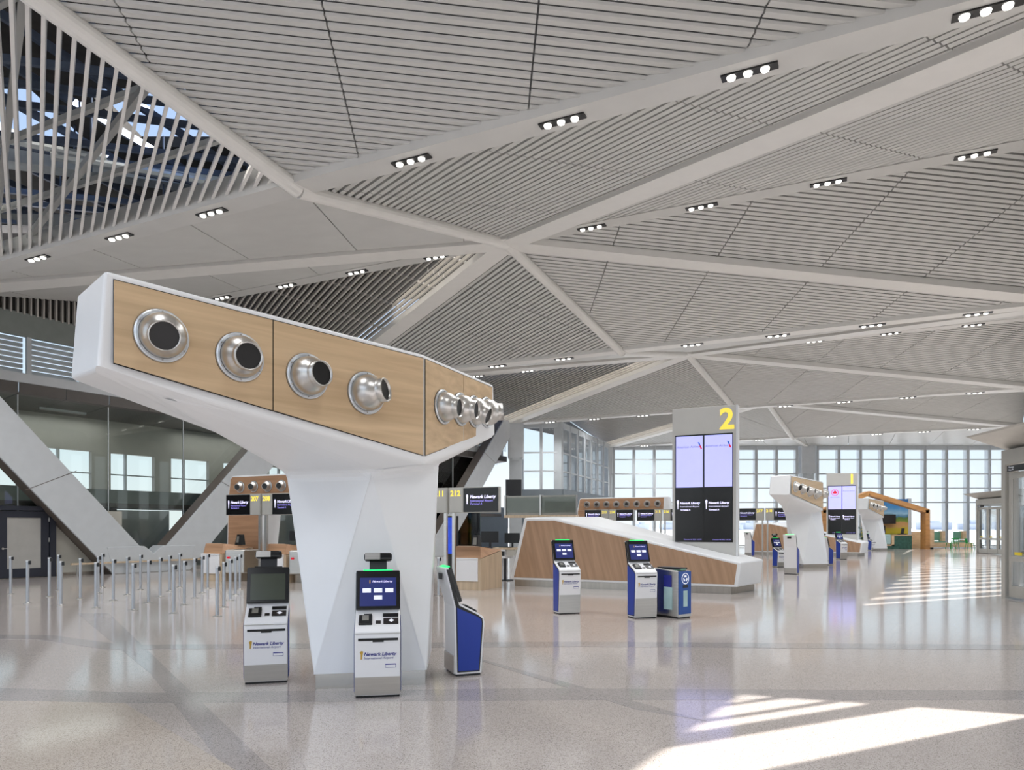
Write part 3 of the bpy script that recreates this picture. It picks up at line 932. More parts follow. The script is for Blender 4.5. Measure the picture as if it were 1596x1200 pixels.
# ================================================================== KIOSKS
def kiosk(name, tall, camera, screen, led='led_green'):
    r = empty(name)
    b = 0.2 if tall else 0.0
    prof = [(-.16, .02), (.15, .02), (.165, .80 + b), (.275, 1.235 + b), (.225, 1.245 + b), (.10, .83 + b), (-.12, .715 + b), (-.19, .665 + b), (-.20, .60 + b)]
    MB().prism([(-.225, y, z) for y, z in prof], (.45, 0, 0)).build('shell', 'kiosk_white', r, bevel=.012)
    for s in (-1, 1):                                   # dark gasket and blue side cheek
        gp = [(-.138, .045), (.128, .045), (.145, .79 + b), (.255, 1.22 + b), (.225, 1.22 + b), (.105, .81 + b), (-.115, .695 + b), (-.17, .65 + b), (-.178, .60 + b)]
        MB().prism([(s * .2252, y, z) for y, z in gp], (s * .003, 0, 0)).build('gasket', 'black', r)
        cp = [(-.125, .06), (.116, .06), (.132, .785 + b), (-.108, .675 + b), (-.155, .64 + b), (-.162, .60 + b)]
        MB().prism([(s * .2275, y, z) for y, z in cp], (s * .005, 0, 0)).build('side_panel', 'kiosk_blue', r)
    MB().span(-.215, .215, -.15, .14, 0, .03).build('foot', 'black', r)
    st = .21 + (.17 if tall else 0)
    MB().hexa([(-.222, -.168, .03), (.222, -.168, .03), (.222, -.1, .03), (-.222, -.1, .03), (-.222, -.177 - .004 * tall, st), (.222, -.177 - .004 * tall, st), (.222, -.1, st), (-.222, -.1, st)]).build('front_kick_plate', 'steel', r)
    MB().span(-.222, .222, .1, .168, .03, .23).build('rear_kick_plate', 'steel', r)
    # screen head: local frame along the lean
    p0, p1 = V((0, .098, .845 + b)), V((0, .226, 1.243 + b))
    up = (p1 - p0).normalized()
    nf = V((0, -up.z, up.y))
    def hp(x, h, d): return V((x, 0, 0)) + p0 + up * h + nf * d
    def hbox(x0, x1, h0, h1, d0, d1): return MB().hexa([hp(x0, h0, d0), hp(x1, h0, d0), hp(x1, h0, d1), hp(x0, h0, d1), hp(x0, h1, d0), hp(x1, h1, d0), hp(x1, h1, d1), hp(x0, h1, d1)])
    hd = hbox(-.225, .225, 0, .415, -.02, .035).build('screen_head', 'bezel', r, bevel=.012)
    sc = hbox(-.185, .185, .035, .335, .034, .0375).build('screen', screen, hd)
    if screen == 'screen_blue':
        for (x, h) in ((-.115, .20), (0, .20), (.115, .20), (0, .125)):
            hbox(x - .042, x + .042, h - .022, h + .022, .0375, .039).build('button', 'button_white', sc)
        put_text('Newark Liberty', .032, hp(-.06, .285, .0385), V((1, 0, 0)), up, 'print_white', sc, shear=.25)
        hbox(-.09, -.078, .275, .31, .0375, .0385).build('emblem', 'print_gold', sc)
    hbox(-.15, .15, .408, .424, -.02, .03).build('status_light', led if led else 'black', r)
    if camera:
        hbox(-.09, .09, .40, .53, -.03, -.005).build('camera_post', 'vertical_dark', r)
        ch = hbox(-.145, .145, .52, .61, -.035, .05).build('camera_head', 'bezel', r, bevel=.03, seg=3)
        hbox(-.135, .02, .53, .60, .046, .053).build('mirror', 'steel', ch)
    # ledge fittings (slope from (-.12,.715) to (.10,.83))
    l0, l1 = V((0, -.12, .715 + b)), V((0, .10, .83 + b))
    lu = (l1 - l0).normalized(); ln = V((0, -lu.z, lu.y))
    def lp(x, a, d): return V((x, 0, 0)) + l0 + lu * a + ln * d
    def lbox(x0, x1, a0, a1, d0, d1): return MB().hexa([lp(x0, a0, d0), lp(x1, a0, d0), lp(x1, a1, d0), lp(x0, a1, d0), lp(x0, a0, d1), lp(x1, a0, d1), lp(x1, a1, d1), lp(x0, a1, d1)])
    rd = lbox(-.19, -.055, .01, .165, -.01, .022).build('document_scanner', 'black', r, bevel=.008)
    lbox(-.155, -.09, .06, .15, .022, .026).build('scanner_plate', 'case_grey', rd)
    lbox(-.02, .03, .03, .075, -.005, .008).build('finger_pad', 'reader', r)
    cr = lbox(.055, .205, .02, .115, -.01, .012).build('card_reader', 'reader', r)
    ly = [(.11, .04), (.155, .068), (.11, .096), (.085, .068)]
    MB().prism([lp(x + .015, a, .0125) for x, a in ((.09, .068), (.12, .042), (.15, .068), (.12, .094))], ln * .001).build('contactless_mark', 'button_white', cr)
    lbox(.05, .205, .145, .20, -.005, .01).build('receipt_slot', 'black', r)
    lbox(-.14, -.06, .19, .205, -.002, .004).build('code_slot', 'black', r)
    # front face: from (-.16,.02) to (-.20,.60+b)
    f0, f1 = V((0, -.16, .02)), V((0, -.20, .60 + b))
    fu = (f1 - f0).normalized(); fn = V((0, -fu.z, fu.y))
    def fp(x, z, d): return f0 + fu * ((z - .02) / fu.z) + V((x, 0, 0)) + fn * d
    def fbox(x0, x1, z0, z1, d0, d1): return MB().hexa([fp(x0, z0, d0), fp(x1, z0, d0), fp(x1, z0, d0 - .01), fp(x0, z0, d0 - .01), fp(x0, z1, d0), fp(x1, z1, d0), fp(x1, z1, d0 - .01), fp(x0, z1, d0 - .01)])
    fbox(-.19, .20, .575 + b, .60 + b, .004, 0).build('printer_slot', 'black', r)
    fbox(-.05, .06, .562 + b, .577 + b, .006, 0).build('printer_lip', 'black', r)
    fbox(-.222, .222, .646 + b, .650 + b, .0015, 0).build('panel_joint', 'panel_grey', r)
    nr = V((1, 0, 0))
    put_text('Newark Liberty', .049, fp(-.135, .425 + b, .003), nr, fu, 'print_navy', r, shear=.25, weight=.0012)
    put_text('International Airport', .034, fp(-.135, .39 + b, .003), nr, fu, 'print_navy', r, shear=.25)
    MB().prism([fp(x, z + b, .002) for x, z in ((-.165, .39), (-.155, .39), (-.145, .44), (-.14, .47), (-.16, .475), (-.175, .46), (-.165, .44))], fn * .001).build('torch_emblem', 'print_gold', r)
    fbox(.075, .18, .30 + b, .34 + b, .0025, 0).build('sticker', 'print_navy', r)
    fbox(.079, .176, .304 + b, .330 + b, .0035, 0).build('sticker_field', 'kiosk_white', r)
    MB().span(-.07, .07, .268, .276, 1.10 + b, 1.17 + b).build('handle_recess', 'black', r)
    return r
k_off = kiosk('check_in_kiosk', False, True, 'screen_off', None)
k_on = kiosk('check_in_kiosk', False, True, 'screen_blue')
k_tall = kiosk('check_in_kiosk', True, False, 'screen_blue')
k_red = kiosk('check_in_kiosk', False, True, 'screen_blue', 'led_red')
k_side = kiosk('check_in_kiosk', False, False, 'screen_blue')
used = set()
def place_kiosk(proto, x, y, deg, label, group=None):
    o = copy_tree(proto) if proto.name in used else proto
    used.add(proto.name)
    o.location = (x, y, 0)
    o.rotation_euler = (0, 0, math.radians(deg))
    tag(o, label, 'kiosk', 'self check-in kiosks')
place_kiosk(k_off, -2.72, 7.84, 15, 'white self check-in kiosk with a dark switched-off screen beside the large tower')
place_kiosk(k_on, -1.37, 7.21, 10, 'white self check-in kiosk with lit blue screen in front of the large tower')
place_kiosk(k_tall, 1.08, 14.0, 18, 'tall white kiosk with green light before the middle of the wood island')
place_kiosk(k_tall, 2.45, 13.33, 18, 'tall white kiosk with green light next to the blue recycling bin')
place_kiosk(k_side, -0.58, 8.3, 110, 'white kiosk turned side-on showing its blue side, beside the large tower')
place_kiosk(k_on, 11.5, 30.4, 22, 'short white kiosk behind the back-turned kiosk at the second tower')
place_kiosk(k_tall, 10.2, 25.75, 142, 'tall kiosk with its white back turned and blue side, before the second tower')
place_kiosk(k_red, 13.15, 30.6, 20, 'short white kiosk with a red status light at the second tower')
place_kiosk(k_on, 14.35, 32.2, 118, 'short kiosk side-on with blue cheek behind the red-lit kiosk')
place_kiosk(k_tall, 17.5, 37.5, 20, 'tall white kiosk with green light standing in front of sign 1')
place_kiosk(k_on, 26.5, 52.0, 25, 'farthest white kiosk standing at the third tower near the mural')
place_kiosk(k_tall, 14.0, 41.6, 128, 'kiosk with blue side standing behind the sign 2 island')

# ================================================================== RECYCLING BIN
r = empty('recycling_bin', (3.06, 13.42, 0), math.radians(38))
tag(r, 'steel recycling bin with blue front panel beside the tall kiosk', 'bin')
MB().hexa([(-.19, -.27, .03), (.19, -.27, .03), (.17, .33, .03), (-.17, .33, .03), (-.19, -.27, .89), (.19, -.27, .89), (.17, .33, .93), (-.17, .33, .93)]).build('body', 'steel', r, bevel=.02)
MB().span(-.18, .18, -.25, .30, 0, .04).build('foot', 'black', r)
fp_ = MB().span(-.175, .175, -.292, -.27, .08, .88).build('front_panel', 'bin_blue', r, bevel=.008)
MB().span(-.185, .185, -.285, -.26, .03, .08).build('kick_strip', 'steel', r)
MB().span(-.06, .06, -.296, -.29, .22, .52).build('window_strip', 'case_glass', fp_)
MB().span(-.07, .07, -.297, -.29, .575, .625).build('slot', 'black', fp_)
MB().lathe([(.092, 0), (.092, .004), (.104, .004), (.104, 0)], (0, -.292, .745), (0, -1, 0), 32).build('ring_mark', 'button_white', fp_)
for k in range(3):
    a = math.radians(90 + 120 * k)
    cx, cz = .042 * math.cos(a), .745 + .042 * math.sin(a)
    tx, tz = -math.sin(a), math.cos(a)
    nx, nz = math.cos(a), math.sin(a)
    pts = [(-.034, -.014), (.006, -.014), (.006, -.028), (.038, .0), (.006, .028), (.006, .014), (-.034, .014)]
    MB().prism([(cx + tx * u + nx * v, -.293, cz + tz * u + nz * v) for u, v in pts], (0, -.003, 0)).build('recycling_arrow', 'button_white', fp_)
MB().span(-.194, -.188, -.12, .06, .58, .80).build('side_window', 'print_navy', r)
MB().span(-.196, -.188, -.14, .06, .16, .58).build('side_panel', 'case_glass', r)
MB().span(-.12, .1, -.26, .28, .915, .945).build('lid', 'black', r)
MB().span(-.1, .05, -.27, -.1, .90, .925).build('lid_tag', 'seat_green', r)

# ================================================================== WOOD ISLANDS WITH SIGNS
def island():
    r = empty('island_counter', (0.04, 20.55, 0), QROT)
    F = [(-.11, .18), (.345, 1.98), (1.31, 1.96), (6.37, .81), (6.27, .18)]
    B = [(0.0, .18), (.5, 2.04), (2.1, 2.02), (6.72, .83), (6.66, .18)]
    n = 5
    vs = [(x, 0, z) for x, z in F] + [(x, 1.7, z) for x, z in B]
    fs = [tuple(range(n - 1, -1, -1)), tuple(range(n, 2 * n))] + [(i, (i + 1) % n, (i + 1) % n + n, i + n) for i in range(n)]
    MB().add(vs, fs).build('shell', 'white_gloss', r, bevel=.035)
    MB().prism([(.02, .05, 0), (6.1, .05, 0), (6.5, 1.6, 0), (.1, 1.6, 0)], (0, 0, .19)).build('plinth', 'brushed_plinth', r)
    # wood facing split into boards along slanting joints
    def top(x):
        if x < .435: return .25 + (x - .0) / .435 * 1.64
        if x < 1.29: return 1.89
        return 1.89 - (x - 1.29) / (6.26 - 1.29) * 1.13
    cuts = [0.0, 1.55, 2.95, 4.35, 5.5, 6.2]
    lean = .22
    for i in range(len(cuts) - 1):
        a, b = cuts[i] + .001, cuts[i + 1] - .001
        zb = .25
        at = a + (lean if i else .435)
        bt = min(b + lean, 6.27)
        if i == 0:
            pts = [(.02, zb), (b, zb), (bt - .03, top(bt - .03)), (1.29, 1.89), (.435, 1.89)]
        elif i == len(cuts) - 2:
            pts = [(a, zb), (6.19, zb), (6.26, .76), (at - .05, top(at - .05))]
        else:
            pts = [(a, zb), (b, zb), (bt - .04, top(bt - .04)), (at - .04, top(at - .04))]
        MB().prism([(x, -.002, z) for x, z in pts], (0, -.01, 0)).build('wood_board', 'wood_island', r)
    return r
def sign(num):
    r = empty('sign_tower', tuple(V((0.04, 20.55, 0)) + QX * 4.4 + V((-QX.y, QX.x, 0)) * 1.0), QROT)
    Wd = 1.7
    MB().prism([(0, 0, 1.30), (Wd, 0, .88), (Wd, 0, 4.98), (0, 0, 4.98)], (0, .26, 0)).build('panel', 'sign_grey', r, bevel=.01)
    MB().span(Wd, Wd + .05, -.015, .275, .9, 4.98).build('edge_strip', 'sign_edge', r)
    put_text(num, .78, (1.27 if num == '2' else 1.2, -.004, 4.36), (1, 0, 0), (0, 0, 1), 'yellow', r, 'gate_number', weight=.022)
    MB().span(.08, 1.62, -.02, 0, 1.30, 4.24).build('screen_frame', 'black_gloss', r)
    for i in range(2):
        x0 = .10 + i * .77
        s = MB().span(x0 + .01, x0 + .735, -.028, -.02, 2.80, 4.20).build('upper_screen', 'screen_lavender', r)
        if num == '2':
            put_text('American Airlines', .088, (x0 + .03, -.031, 3.88), (1, 0, 0), (0, 0, 1), 'print_grey', s, shear=.1)
            MB().prism([(x0 + .60, -.03, 4.02), (x0 + .64, -.03, 4.02), (x0 + .68, -.03, 3.93), (x0 + .645, -.03, 3.93)], (0, -.002, 0)).build('tail_mark', 'print_blue', s)
            MB().prism([(x0 + .645, -.03, 3.93), (x0 + .68, -.03, 3.93), (x0 + .72, -.03, 3.84), (x0 + .675, -.03, 3.84)], (0, -.002, 0)).build('tail_mark', 'print_red', s)
        elif i == 0:
            MB().lathe([(.17, 0), (.17, .003), (.2, .003), (.2, 0)], (x0 + .37, -.028, 3.82), (0, -1, 0), 32).build('ring_mark', 'print_red', s)
            lf = [(0, .15), (.03, .09), (.07, .1), (.06, .03), (.13, .05), (.12, 0), (.14, -.02), (.05, -.07), (.012, -.06), (.012, -.12)]
            lf = lf + [(-x, z) for x, z in reversed(lf[1:])]
            MB().prism([(x0 + .37 + x, -.029, 3.82 + z) for x, z in lf], (0, -.003, 0)).build('leaf_mark', 'print_red', s)
            put_text('AIR CANADA', .085, (x0 + .37, -.031, 3.5), (1, 0, 0), (0, 0, 1), 'print_grey', s, align='CENTER')
        else:
            put_text('American Airlines', .088, (x0 + .03, -.031, 3.88), (1, 0, 0), (0, 0, 1), 'print_grey', s, shear=.1)
        l = MB().span(x0 + .01, x0 + .735, -.026, -.02, 1.34, 2.76).build('lower_screen', 'screen_black', r)
        put_text('Newark Liberty', .084, (x0 + .115, -.029, 2.34), (1, 0, 0), (0, 0, 1), 'print_white', l, shear=.2, weight=.003)
        put_text('International Airport', .062, (x0 + .115, -.029, 2.25), (1, 0, 0), (0, 0, 1), 'print_white', l, shear=.2)
        put_text('Terminal A', .062, (x0 + .115, -.029, 2.16), (1, 0, 0), (0, 0, 1), 'print_white', l, shear=.2, weight=.002)
        MB().prism([(x0 + .05, -.029, 2.2), (x0 + .07, -.029, 2.2), (x0 + .075, -.029, 2.33), (x0 + .09, -.029, 2.42), (x0 + .06, -.029, 2.46), (x0 + .03, -.029, 2.42), (x0 + .045, -.029, 2.33)], (0, -.002, 0)).build('torch_emblem', 'print_white', l)
        put_text('December 08, 2022  3:42 PM', .04, (x0 + .70, -.029, 1.36), (1, 0, 0), (0, 0, 1), 'print_purple', l, align='RIGHT')
    return r
isl = island(); tag(isl, 'long wood-faced white island counter sloping down under sign 2', 'counter', 'wood-faced island counters')
i2 = copy_tree(isl); i2.location = tuple(V(isl.location) + V((14.75, 23.5, 0))); i2['label'] = 'farther wood-faced island counter under sign 1'
s2 = sign('2'); tag(s2, 'tall grey sign tower with yellow number 2 and four screens', 'sign')
s1 = sign('1'); s1.location = tuple(V(s1.location) + V((14.75, 23.5, 0))); tag(s1, 'tall grey sign tower with yellow number 1 and red leaf screen', 'sign')

# ================================================================== QUEUE POSTS
def stanchion():
    r = empty('queue_post')
    MB().tube((0, 0, .01), (0, 0, .93), .033, 14).build('pole', 'post_steel', r, smooth=False)
    MB().lathe([(.085, 0), (.085, .008), (.04, .014), (.033, .03)], (0, 0, 0), (0, 0, 1), 16).build('floor_flange', 'steel', r)
    MB().tube((0, 0, .93), (0, 0, .965), .036, 14).build('cap', 'sign_edge', r)
    MB().span(.02, .062, -.03, .03, .87, .955).build('belt_head', 'black', r)
    return r
posts = [(-12.75, 17.95), (-10.85, 15.81), (-11.34, 17.3), (-12.24, 19.05), (-9.83, 15.38), (-10.29, 16.83), (-8.8, 14.93), (-10.68, 18.22), (-11.59, 19.97), (-9.28, 16.43), (-9.7, 17.8), (-7.77, 14.48), (-10.12, 19.23), (-8.18, 15.89), (-8.65, 17.35), (-9.1, 18.76), (-6.69, 13.96), (-9.46, 20.1), (-7.19, 15.49), (-7.63, 16.97), (-8.04, 18.32), (-8.47, 19.65), (-5.63, 13.48), (-6.14, 15.04), (-6.56, 16.43), (-6.99, 17.85), (-7.46, 19.35), (-1.82, 17.5)]
sp0 = stanchion()
for i, (x, y) in enumerate(posts):
    o = sp0 if i == 0 else copy_tree(sp0)
    o.location = (x, y, 0)
    o.rotation_euler = (0, 0, math.radians(20))
    if i < 27:
        tag(o, 'slim steel queue post with black belt head in the queue before the navy doors', 'post', 'queue posts before the left wall')
    else:
        tag(o, 'slim steel queue post close behind the side-turned kiosk', 'post')

# ================================================================== CHECK-IN PORTALS, DISPLAYS, DESKS
def portal(loc, label, right_leg=True):
    r = empty('check_in_portal', loc, QROT)
    tag(r, label, 'portal', 'wooden check-in portals')
    MB().prism([(-.02, 0, 2.70), (.12, 0, 3.36), (.2, 0, 3.46), (5.45, 0, 3.46), (5.6, 0, 2.70)], (0, .75, 0)).build('header_shell', 'white_gloss', r, bevel=.03)
    MB().prism([(.06, -.004, 2.72), (.16, -.004, 3.34), (.24, -.004, 3.41), (5.25, -.004, 3.41), (5.2, -.004, 2.72)], (0, -.01, 0)).build('header_face', 'wood_counter', r)
    MB().prism([(-.06, .02, 0), (1.42, .02, 0), (1.78, .02, 2.75), (.0, .02, 2.75)], (0, .7, 0)).build('leg', 'white_gloss', r)
    MB().prism([(-.02, .018, 0), (1.30, .018, 0), (1.62, .018, 2.75), (.04, .018, 2.75)], (0, -.012, 0)).build('leg_face', 'wood_counter', r)
    if right_leg:
        MB().prism([(4.6, .02, 0), (5.6, .02, 0), (5.6, .02, 2.75), (4.4, .02, 2.75)], (0, .7, 0)).build('leg', 'white_gloss', r)
    for i in range(8):
        x = .6 + i * .61
        nozzle(r, (x, -.014, 3.07), (0, -1, 0), V((.3, -1, -.06)), 0.85)
    return r
portal((-9.75, 24.2, 0), 'wooden portal with air nozzles above check-in displays 207 and 208')
portal((3.95, 42.6, 0), 'wooden portal with a row of air nozzles behind the island counter', False)
def display(loc, num, flip, label, grp, text=True, num_text=True):
    r = empty('check_in_display', loc, QROT)
    tag(r, label, 'display', grp)
    x0, x1 = (0, 1.02) if not flip else (.42, 1.44)
    n0, n1 = (1.04, 1.42) if not flip else (.02, .40)
    MB().span(0, 1.44, 0, .14, 2.08, 2.74).build('housing', 'panel_grey', r, bevel=.006)
    s = MB().span(x0 + .01, x1 - .01, -.012, 0, 2.10, 2.72).build('screen', 'screen_black', r)
    p = MB().span(n0, n1, -.012, 0, 2.10, 2.72).build('number_panel', 'panel_grey', r)
    put_text(num, .2, (n0 + .02, -.015, 2.52), (1, 0, 0), (0, 0, 1), 'yellow', p, 'desk_number', weight=.008)
    put_text('Newark Liberty', .115, (x0 + .2, -.015, 2.45), (1, 0, 0), (0, 0, 1), 'print_white', s, shear=.2, weight=.003)
    put_text('International Airport', .078, (x0 + .2, -.015, 2.36), (1, 0, 0), (0, 0, 1), 'print_purple', s, shear=.2)
    put_text('Terminal A', .078, (x0 + .2, -.015, 2.28), (1, 0, 0), (0, 0, 1), 'print_purple', s, shear=.2)
    MB().prism([(x0 + .11, -.014, 2.3), (x0 + .13, -.014, 2.3), (x0 + .14, -.014, 2.44), (x0 + .15, -.014, 2.52), (x0 + .12, -.014, 2.56), (x0 + .09, -.014, 2.52), (x0 + .10, -.014, 2.44)], (0, -.002, 0)).build('torch_emblem', 'print_white', s)
    px = 1.35 if not flip else .1
    MB().span(px - .04, px + .04, .04, .12, 0, 2.08).build('post', 'steel', r)
    return r
def pair(base, a, b, place):
    base = V(base)
    display(tuple(base), a, False, 'black check-in display %s %s, number at right edge' % (a, place), 'check-in displays')
    display(tuple(base + QX * 1.5), b, True, 'black check-in display %s %s, number at left edge' % (b, place), 'check-in displays')
pair((-9.05, 22.35, 0), '207', '208', 'under the near wooden portal')
pair((-3.0, 19.1, 0), '211', '212', 'beside the large tower')
pair((4.3, 41.75, 0), '213', '214', 'under the far wooden portal')
pair((7.15, 40.4, 0), '215', '216', 'under the far end of the wooden portal')
pair((12.2, 38.4, 0), '217', '218', 'behind sign 2')
# backs of displays beyond 212
for i in range(2):
    p = V((-.25, 23.5, 0)) + QX * (i * 1.27 + .05)
    r = empty('display_cabinet', tuple(p), QROT)
    tag(r, ['grey glazed display cabinet next to display 212', 'grey glazed display cabinet above the left end of the island counter'][i], 'cabinet')
    MB().span(0, 1.2, 0, .16, 2.1, 2.74).build('case', 'case_grey', r)
    MB().span(0, 1.2, -.02, 0, 2.18, 2.68).build('pane', 'glass_green', r)
    MB().span(-.04, .02, -.05, .17, 2.08, 2.76).build('bracket', 'steel', r)
    MB().span(-.02, 1.23, -.1, .2, 2.02, 2.1).build('shelf', 'wood_light', r)
    MB().span(.9, .98, .06, .14, 0, 2.02).build('post', 'steel', r)

def desk(loc, label):
    r = empty('check_in_desk', loc, QROT)
    tag(r, label, 'desk', 'check-in desks')
    MB().hexa([(0, 0, 0), (.78, 0, 0), (.78, 1.3, 0), (0, 1.3, 0), (0, 0, .85), (.78, 0, .85), (.78, 1.3, 1.04), (0, 1.3, 1.04)]).build('body', 'wood_light', r)
    MB().hexa([(-.05, -.03, .24), (.70, -.03, .24), (.70, .02, .24), (-.05, .02, .24), (-.07, -.05, .82), (.70, -.05, .82), (.70, .02, .82), (-.07, .02, .82)]).build('front_panel', 'kiosk_white', r)
    MB().span(-.07, .70, -.06, .02, .825, .87).build('front_shelf', 'kiosk_white', r)
    MB().add([(-.03, .0, .86), (.78, .0, .86), (.78, 1.3, 1.06), (-.03, 1.3, 1.06), (-.03, .1, 1.18), (.72, .1, 1.18), (.5, .22, 1.19), (-.03, .22, 1.19)],
             [(0, 1, 5, 4), (4, 5, 6, 7), (1, 2, 6, 5), (2, 3, 7, 6), (3, 0, 4, 7), (3, 2, 1, 0)]).build('upstand', 'wood_counter', r)
    return r
def monitor(loc, deg, label):
    r = empty('computer_monitor', loc, math.radians(deg))
    tag(r, label, 'monitor')
    MB().span(-.26, .26, -.02, .02, .14, .46).build('panel', 'black', r)
    MB().span(-.03, .03, .02, .05, .02, .28).build('stand', 'vertical_dark', r)
    MB().span(-.12, .12, -.08, .1, 0, .02).build('foot', 'black', r)
    return r
def printer(loc, label):
    r = empty('ticket_printer', loc, QROT)
    tag(r, label, 'printer')
    MB().hexa([(-.1, -.14, 0), (.1, -.14, 0), (.1, .14, 0), (-.1, .14, 0), (-.08, -.06, .34), (.08, -.06, .34), (.08, .1, .34), (-.08, .1, .34)]).build('body', 'black', r, bevel=.01)
    MB().hexa([(-.06, -.125, .08), (.06, -.125, .08), (.06, -.1, .08), (-.06, -.1, .08), (-.05, -.085, .28), (.05, -.085, .28), (.05, -.06, .28), (-.05, -.06, .28)]).build('outlet', 'case_grey', r)
    return r
U = V((-QX.y, QX.x, 0))
dk = [(V((-1.55, 19.35, 0)), 'check-in desk with wooden top under display 212'), (V((-9.75, 22.5, 0)) - QX * .1, 'check-in desk with wooden top nearest the queue posts'),
      (V((-9.75, 22.5, 0)) + QX * 2.15 + U * .4, 'check-in desk with wooden top right behind the switched-off kiosk'), (V((-9.75, 22.5, 0)) + QX * 4.2, 'check-in desk half hidden by the large tower')]
for p, l in dk:
    desk(tuple(p), l)
monitor(tuple(dk[0][0] + QX * .55 + U * 1.0 + V((0, 0, 1.13))), -20, 'black monitor on the desk under display 212')
printer(tuple(dk[0][0] + QX * .12 + U * 1.0 + V((0, 0, 1.13))), 'black ticket printer on the desk under display 212')
printer(tuple(dk[1][0] + QX * .62 + U * .9 + V((0, 0, 1.13))), 'black ticket printer standing alone before the wooden portal leg')
printer(tuple(dk[2][0] + QX * .62 + U * .9 + V((0, 0, 1.13))), 'black ticket printer behind the switched-off kiosk')
monitor(tuple(dk[2][0] + QX * .25 + U * 1.05 + V((0, 0, 1.13))), -20, 'black monitor beside a ticket printer near the wooden portal leg')
# steel baggage scales beside the desks
for i, (p, l) in enumerate(((dk[1][0] + QX * .85, 'curved steel baggage scale with red button nearest the queue posts'), (dk[2][0] + QX * .85, 'curved steel baggage scale behind the switched-off kiosk'))):
    r = empty('baggage_scale', tuple(p), QROT)
    tag(r, l, 'scale', 'baggage scales')
    MB().prism([(0, .05, .25), (.55, .3, .25), (.62, .9, .25), (0, .9, .25)], (0, 0, .75)).build('body', 'steel', r, bevel=.04)
    MB().span(.05, .5, .25, .85, 0, .25).build('foot', 'brushed_plinth', r)
    MB().span(.1, .16, .04, .1, .72, .78).build('red_button', 'print_red', r)
# open work table with monitor left of the island
WT = V((-.62, 22.5, 0))
r = empty('work_table', tuple(WT), QROT)
tag(r, 'white work table with black legs left of the island counter', 'table')
MB().span(0, .8, 0, .7, 1.0, 1.06).build('top', 'wood_light', r)
MB().span(.05, .45, .02, .6, .72, 1.0).build('drawer', 'kiosk_white', r)
MB().span(.08, .42, .01, .03, .80, .94).build('device_front', 'black', r)
MB().span(.48, .78, .02, .6, .8, 1.0).build('drawer', 'wall_beige', r)
for x in (.08, .3, .72):
    MB().tube((x, .3, 0), (x, .3, .73), .045, 10).build('leg', 'vertical_dark', r)
MB().span(-.05, .5, .1, .5, 0, .03).build('foot', 'black', r)
monitor(tuple(WT + QX * .5 + U * .4 + V((0, 0, 1.06))), -25, 'black monitor on the white work table left of the island')
r = empty('keyboard', tuple(WT + QX * .4 + U * .15 + V((0, 0, 1.06))), QROT)
tag(r, 'black keyboard on the white work table', 'keyboard')
MB().span(-.22, .22, -.07, .07, 0, .025).build('case', 'black', r)
for i in range(4):
    MB().span(-.2, .2, -.06 + i * .032, -.036 + i * .032, .025, .032).build('key_row', 'vertical_dark', r)
# advertising screens between the displays
for p, l in ((V((-2.0, 21.5, 0)), 'blue lit advertising screen behind display 211'),):
    r = empty('advertising_screen', tuple(p), QROT)
    tag(r, l, 'screen')
    MB().span(0, .34, 0, .14, 0.0, 2.05).build('casing', 'black', r)
    MB().span(.03, .31, -.01, 0, .9, 2.0).build('screen', 'screen_ad', r)

# ================================================================== ENTRANCE VESTIBULES
def vestibule(loc, label):
    ang = math.atan2(-.99, -.13)
    r = empty('entrance_vestibule', loc, ang)          # x towards the entrance, -y to the hall
    tag(r, label, 'vestibule', 'steel entrance vestibules')
    Ln = 5.0
    MB().span(0, .16, 0, .3, 0, 3.2).build('corner_post', 'vestibule_grey', r)
    MB().span(0, Ln, .0, .25, 3.2, 3.55).build('header', 'vestibule_grey', r)
    MB().hexa([(-.25, -.62, 3.90), (Ln, -.62, 3.90), (Ln, 0.3, 3.52), (-.05, 0.3, 3.52), (-.3, -.66, 3.94), (Ln, -.66, 3.94), (Ln, .5, 4.05), (-.3, .5, 4.05)]).build('canopy', 'vestibule_grey', r)
    x = .2
    for i in range(4):
        w_ = 1.12
        L = MB().span(x, x + .12, .06, .14, .05, 3.0).span(x + w_ - .12, x + w_, .06, .14, .05, 3.0).span(x + .12, x + w_ - .12, .06, .14, .05, .32).span(x + .12, x + w_ - .12, .06, .14, 2.86, 3.0).span(x + .12, x + w_ - .12, .06, .14, .90, 1.02).build('door_leaf', 'vestibule_grey', r)
        MB().span(x + .12, x + w_ - .12, .095, .105, .32, .90).build('lower_pane', 'glass', L)
        MB().span(x + .12, x + w_ - .12, .095, .105, 1.02, 2.86).build('upper_pane', 'glass', L)
        MB().span(x + .25, x + .55, .055, .06, 1.05, 1.12).build('yellow_sticker', 'yellow_paper', L)
        x += w_ + .04
    s = MB().span(.28, 1.0, -.02, .02, 3.02, 3.16).build('direction_sign', 'sign_black', r)
    put_text('Passenger', .055, (.36, -.024, 3.10), (1, 0, 0), (0, 0, 1), 'button_white', s)
    put_text('Drop Off', .05, (.36, -.024, 3.04), (1, 0, 0), (0, 0, 1), 'button_white', s)
    MB().span(0, .12, .3, 3.2, 0, .12).build('side_sill', 'vestibule_grey', r)
    MB().span(0, .12, .3, 3.2, 3.1, 3.5).build('side_head', 'vestibule_grey', r)
    MB().span(.05, .06, .3, 3.2, .12, 3.1).build('side_pane', 'glass', r)
    return r
vestibule((11.82, 17.05, 0), 'near grey steel entrance vestibule with flared canopy and glass doors')
vestibule((30.75, 46.8, 0), 'far small grey steel entrance vestibule with flared canopy near the lounge')

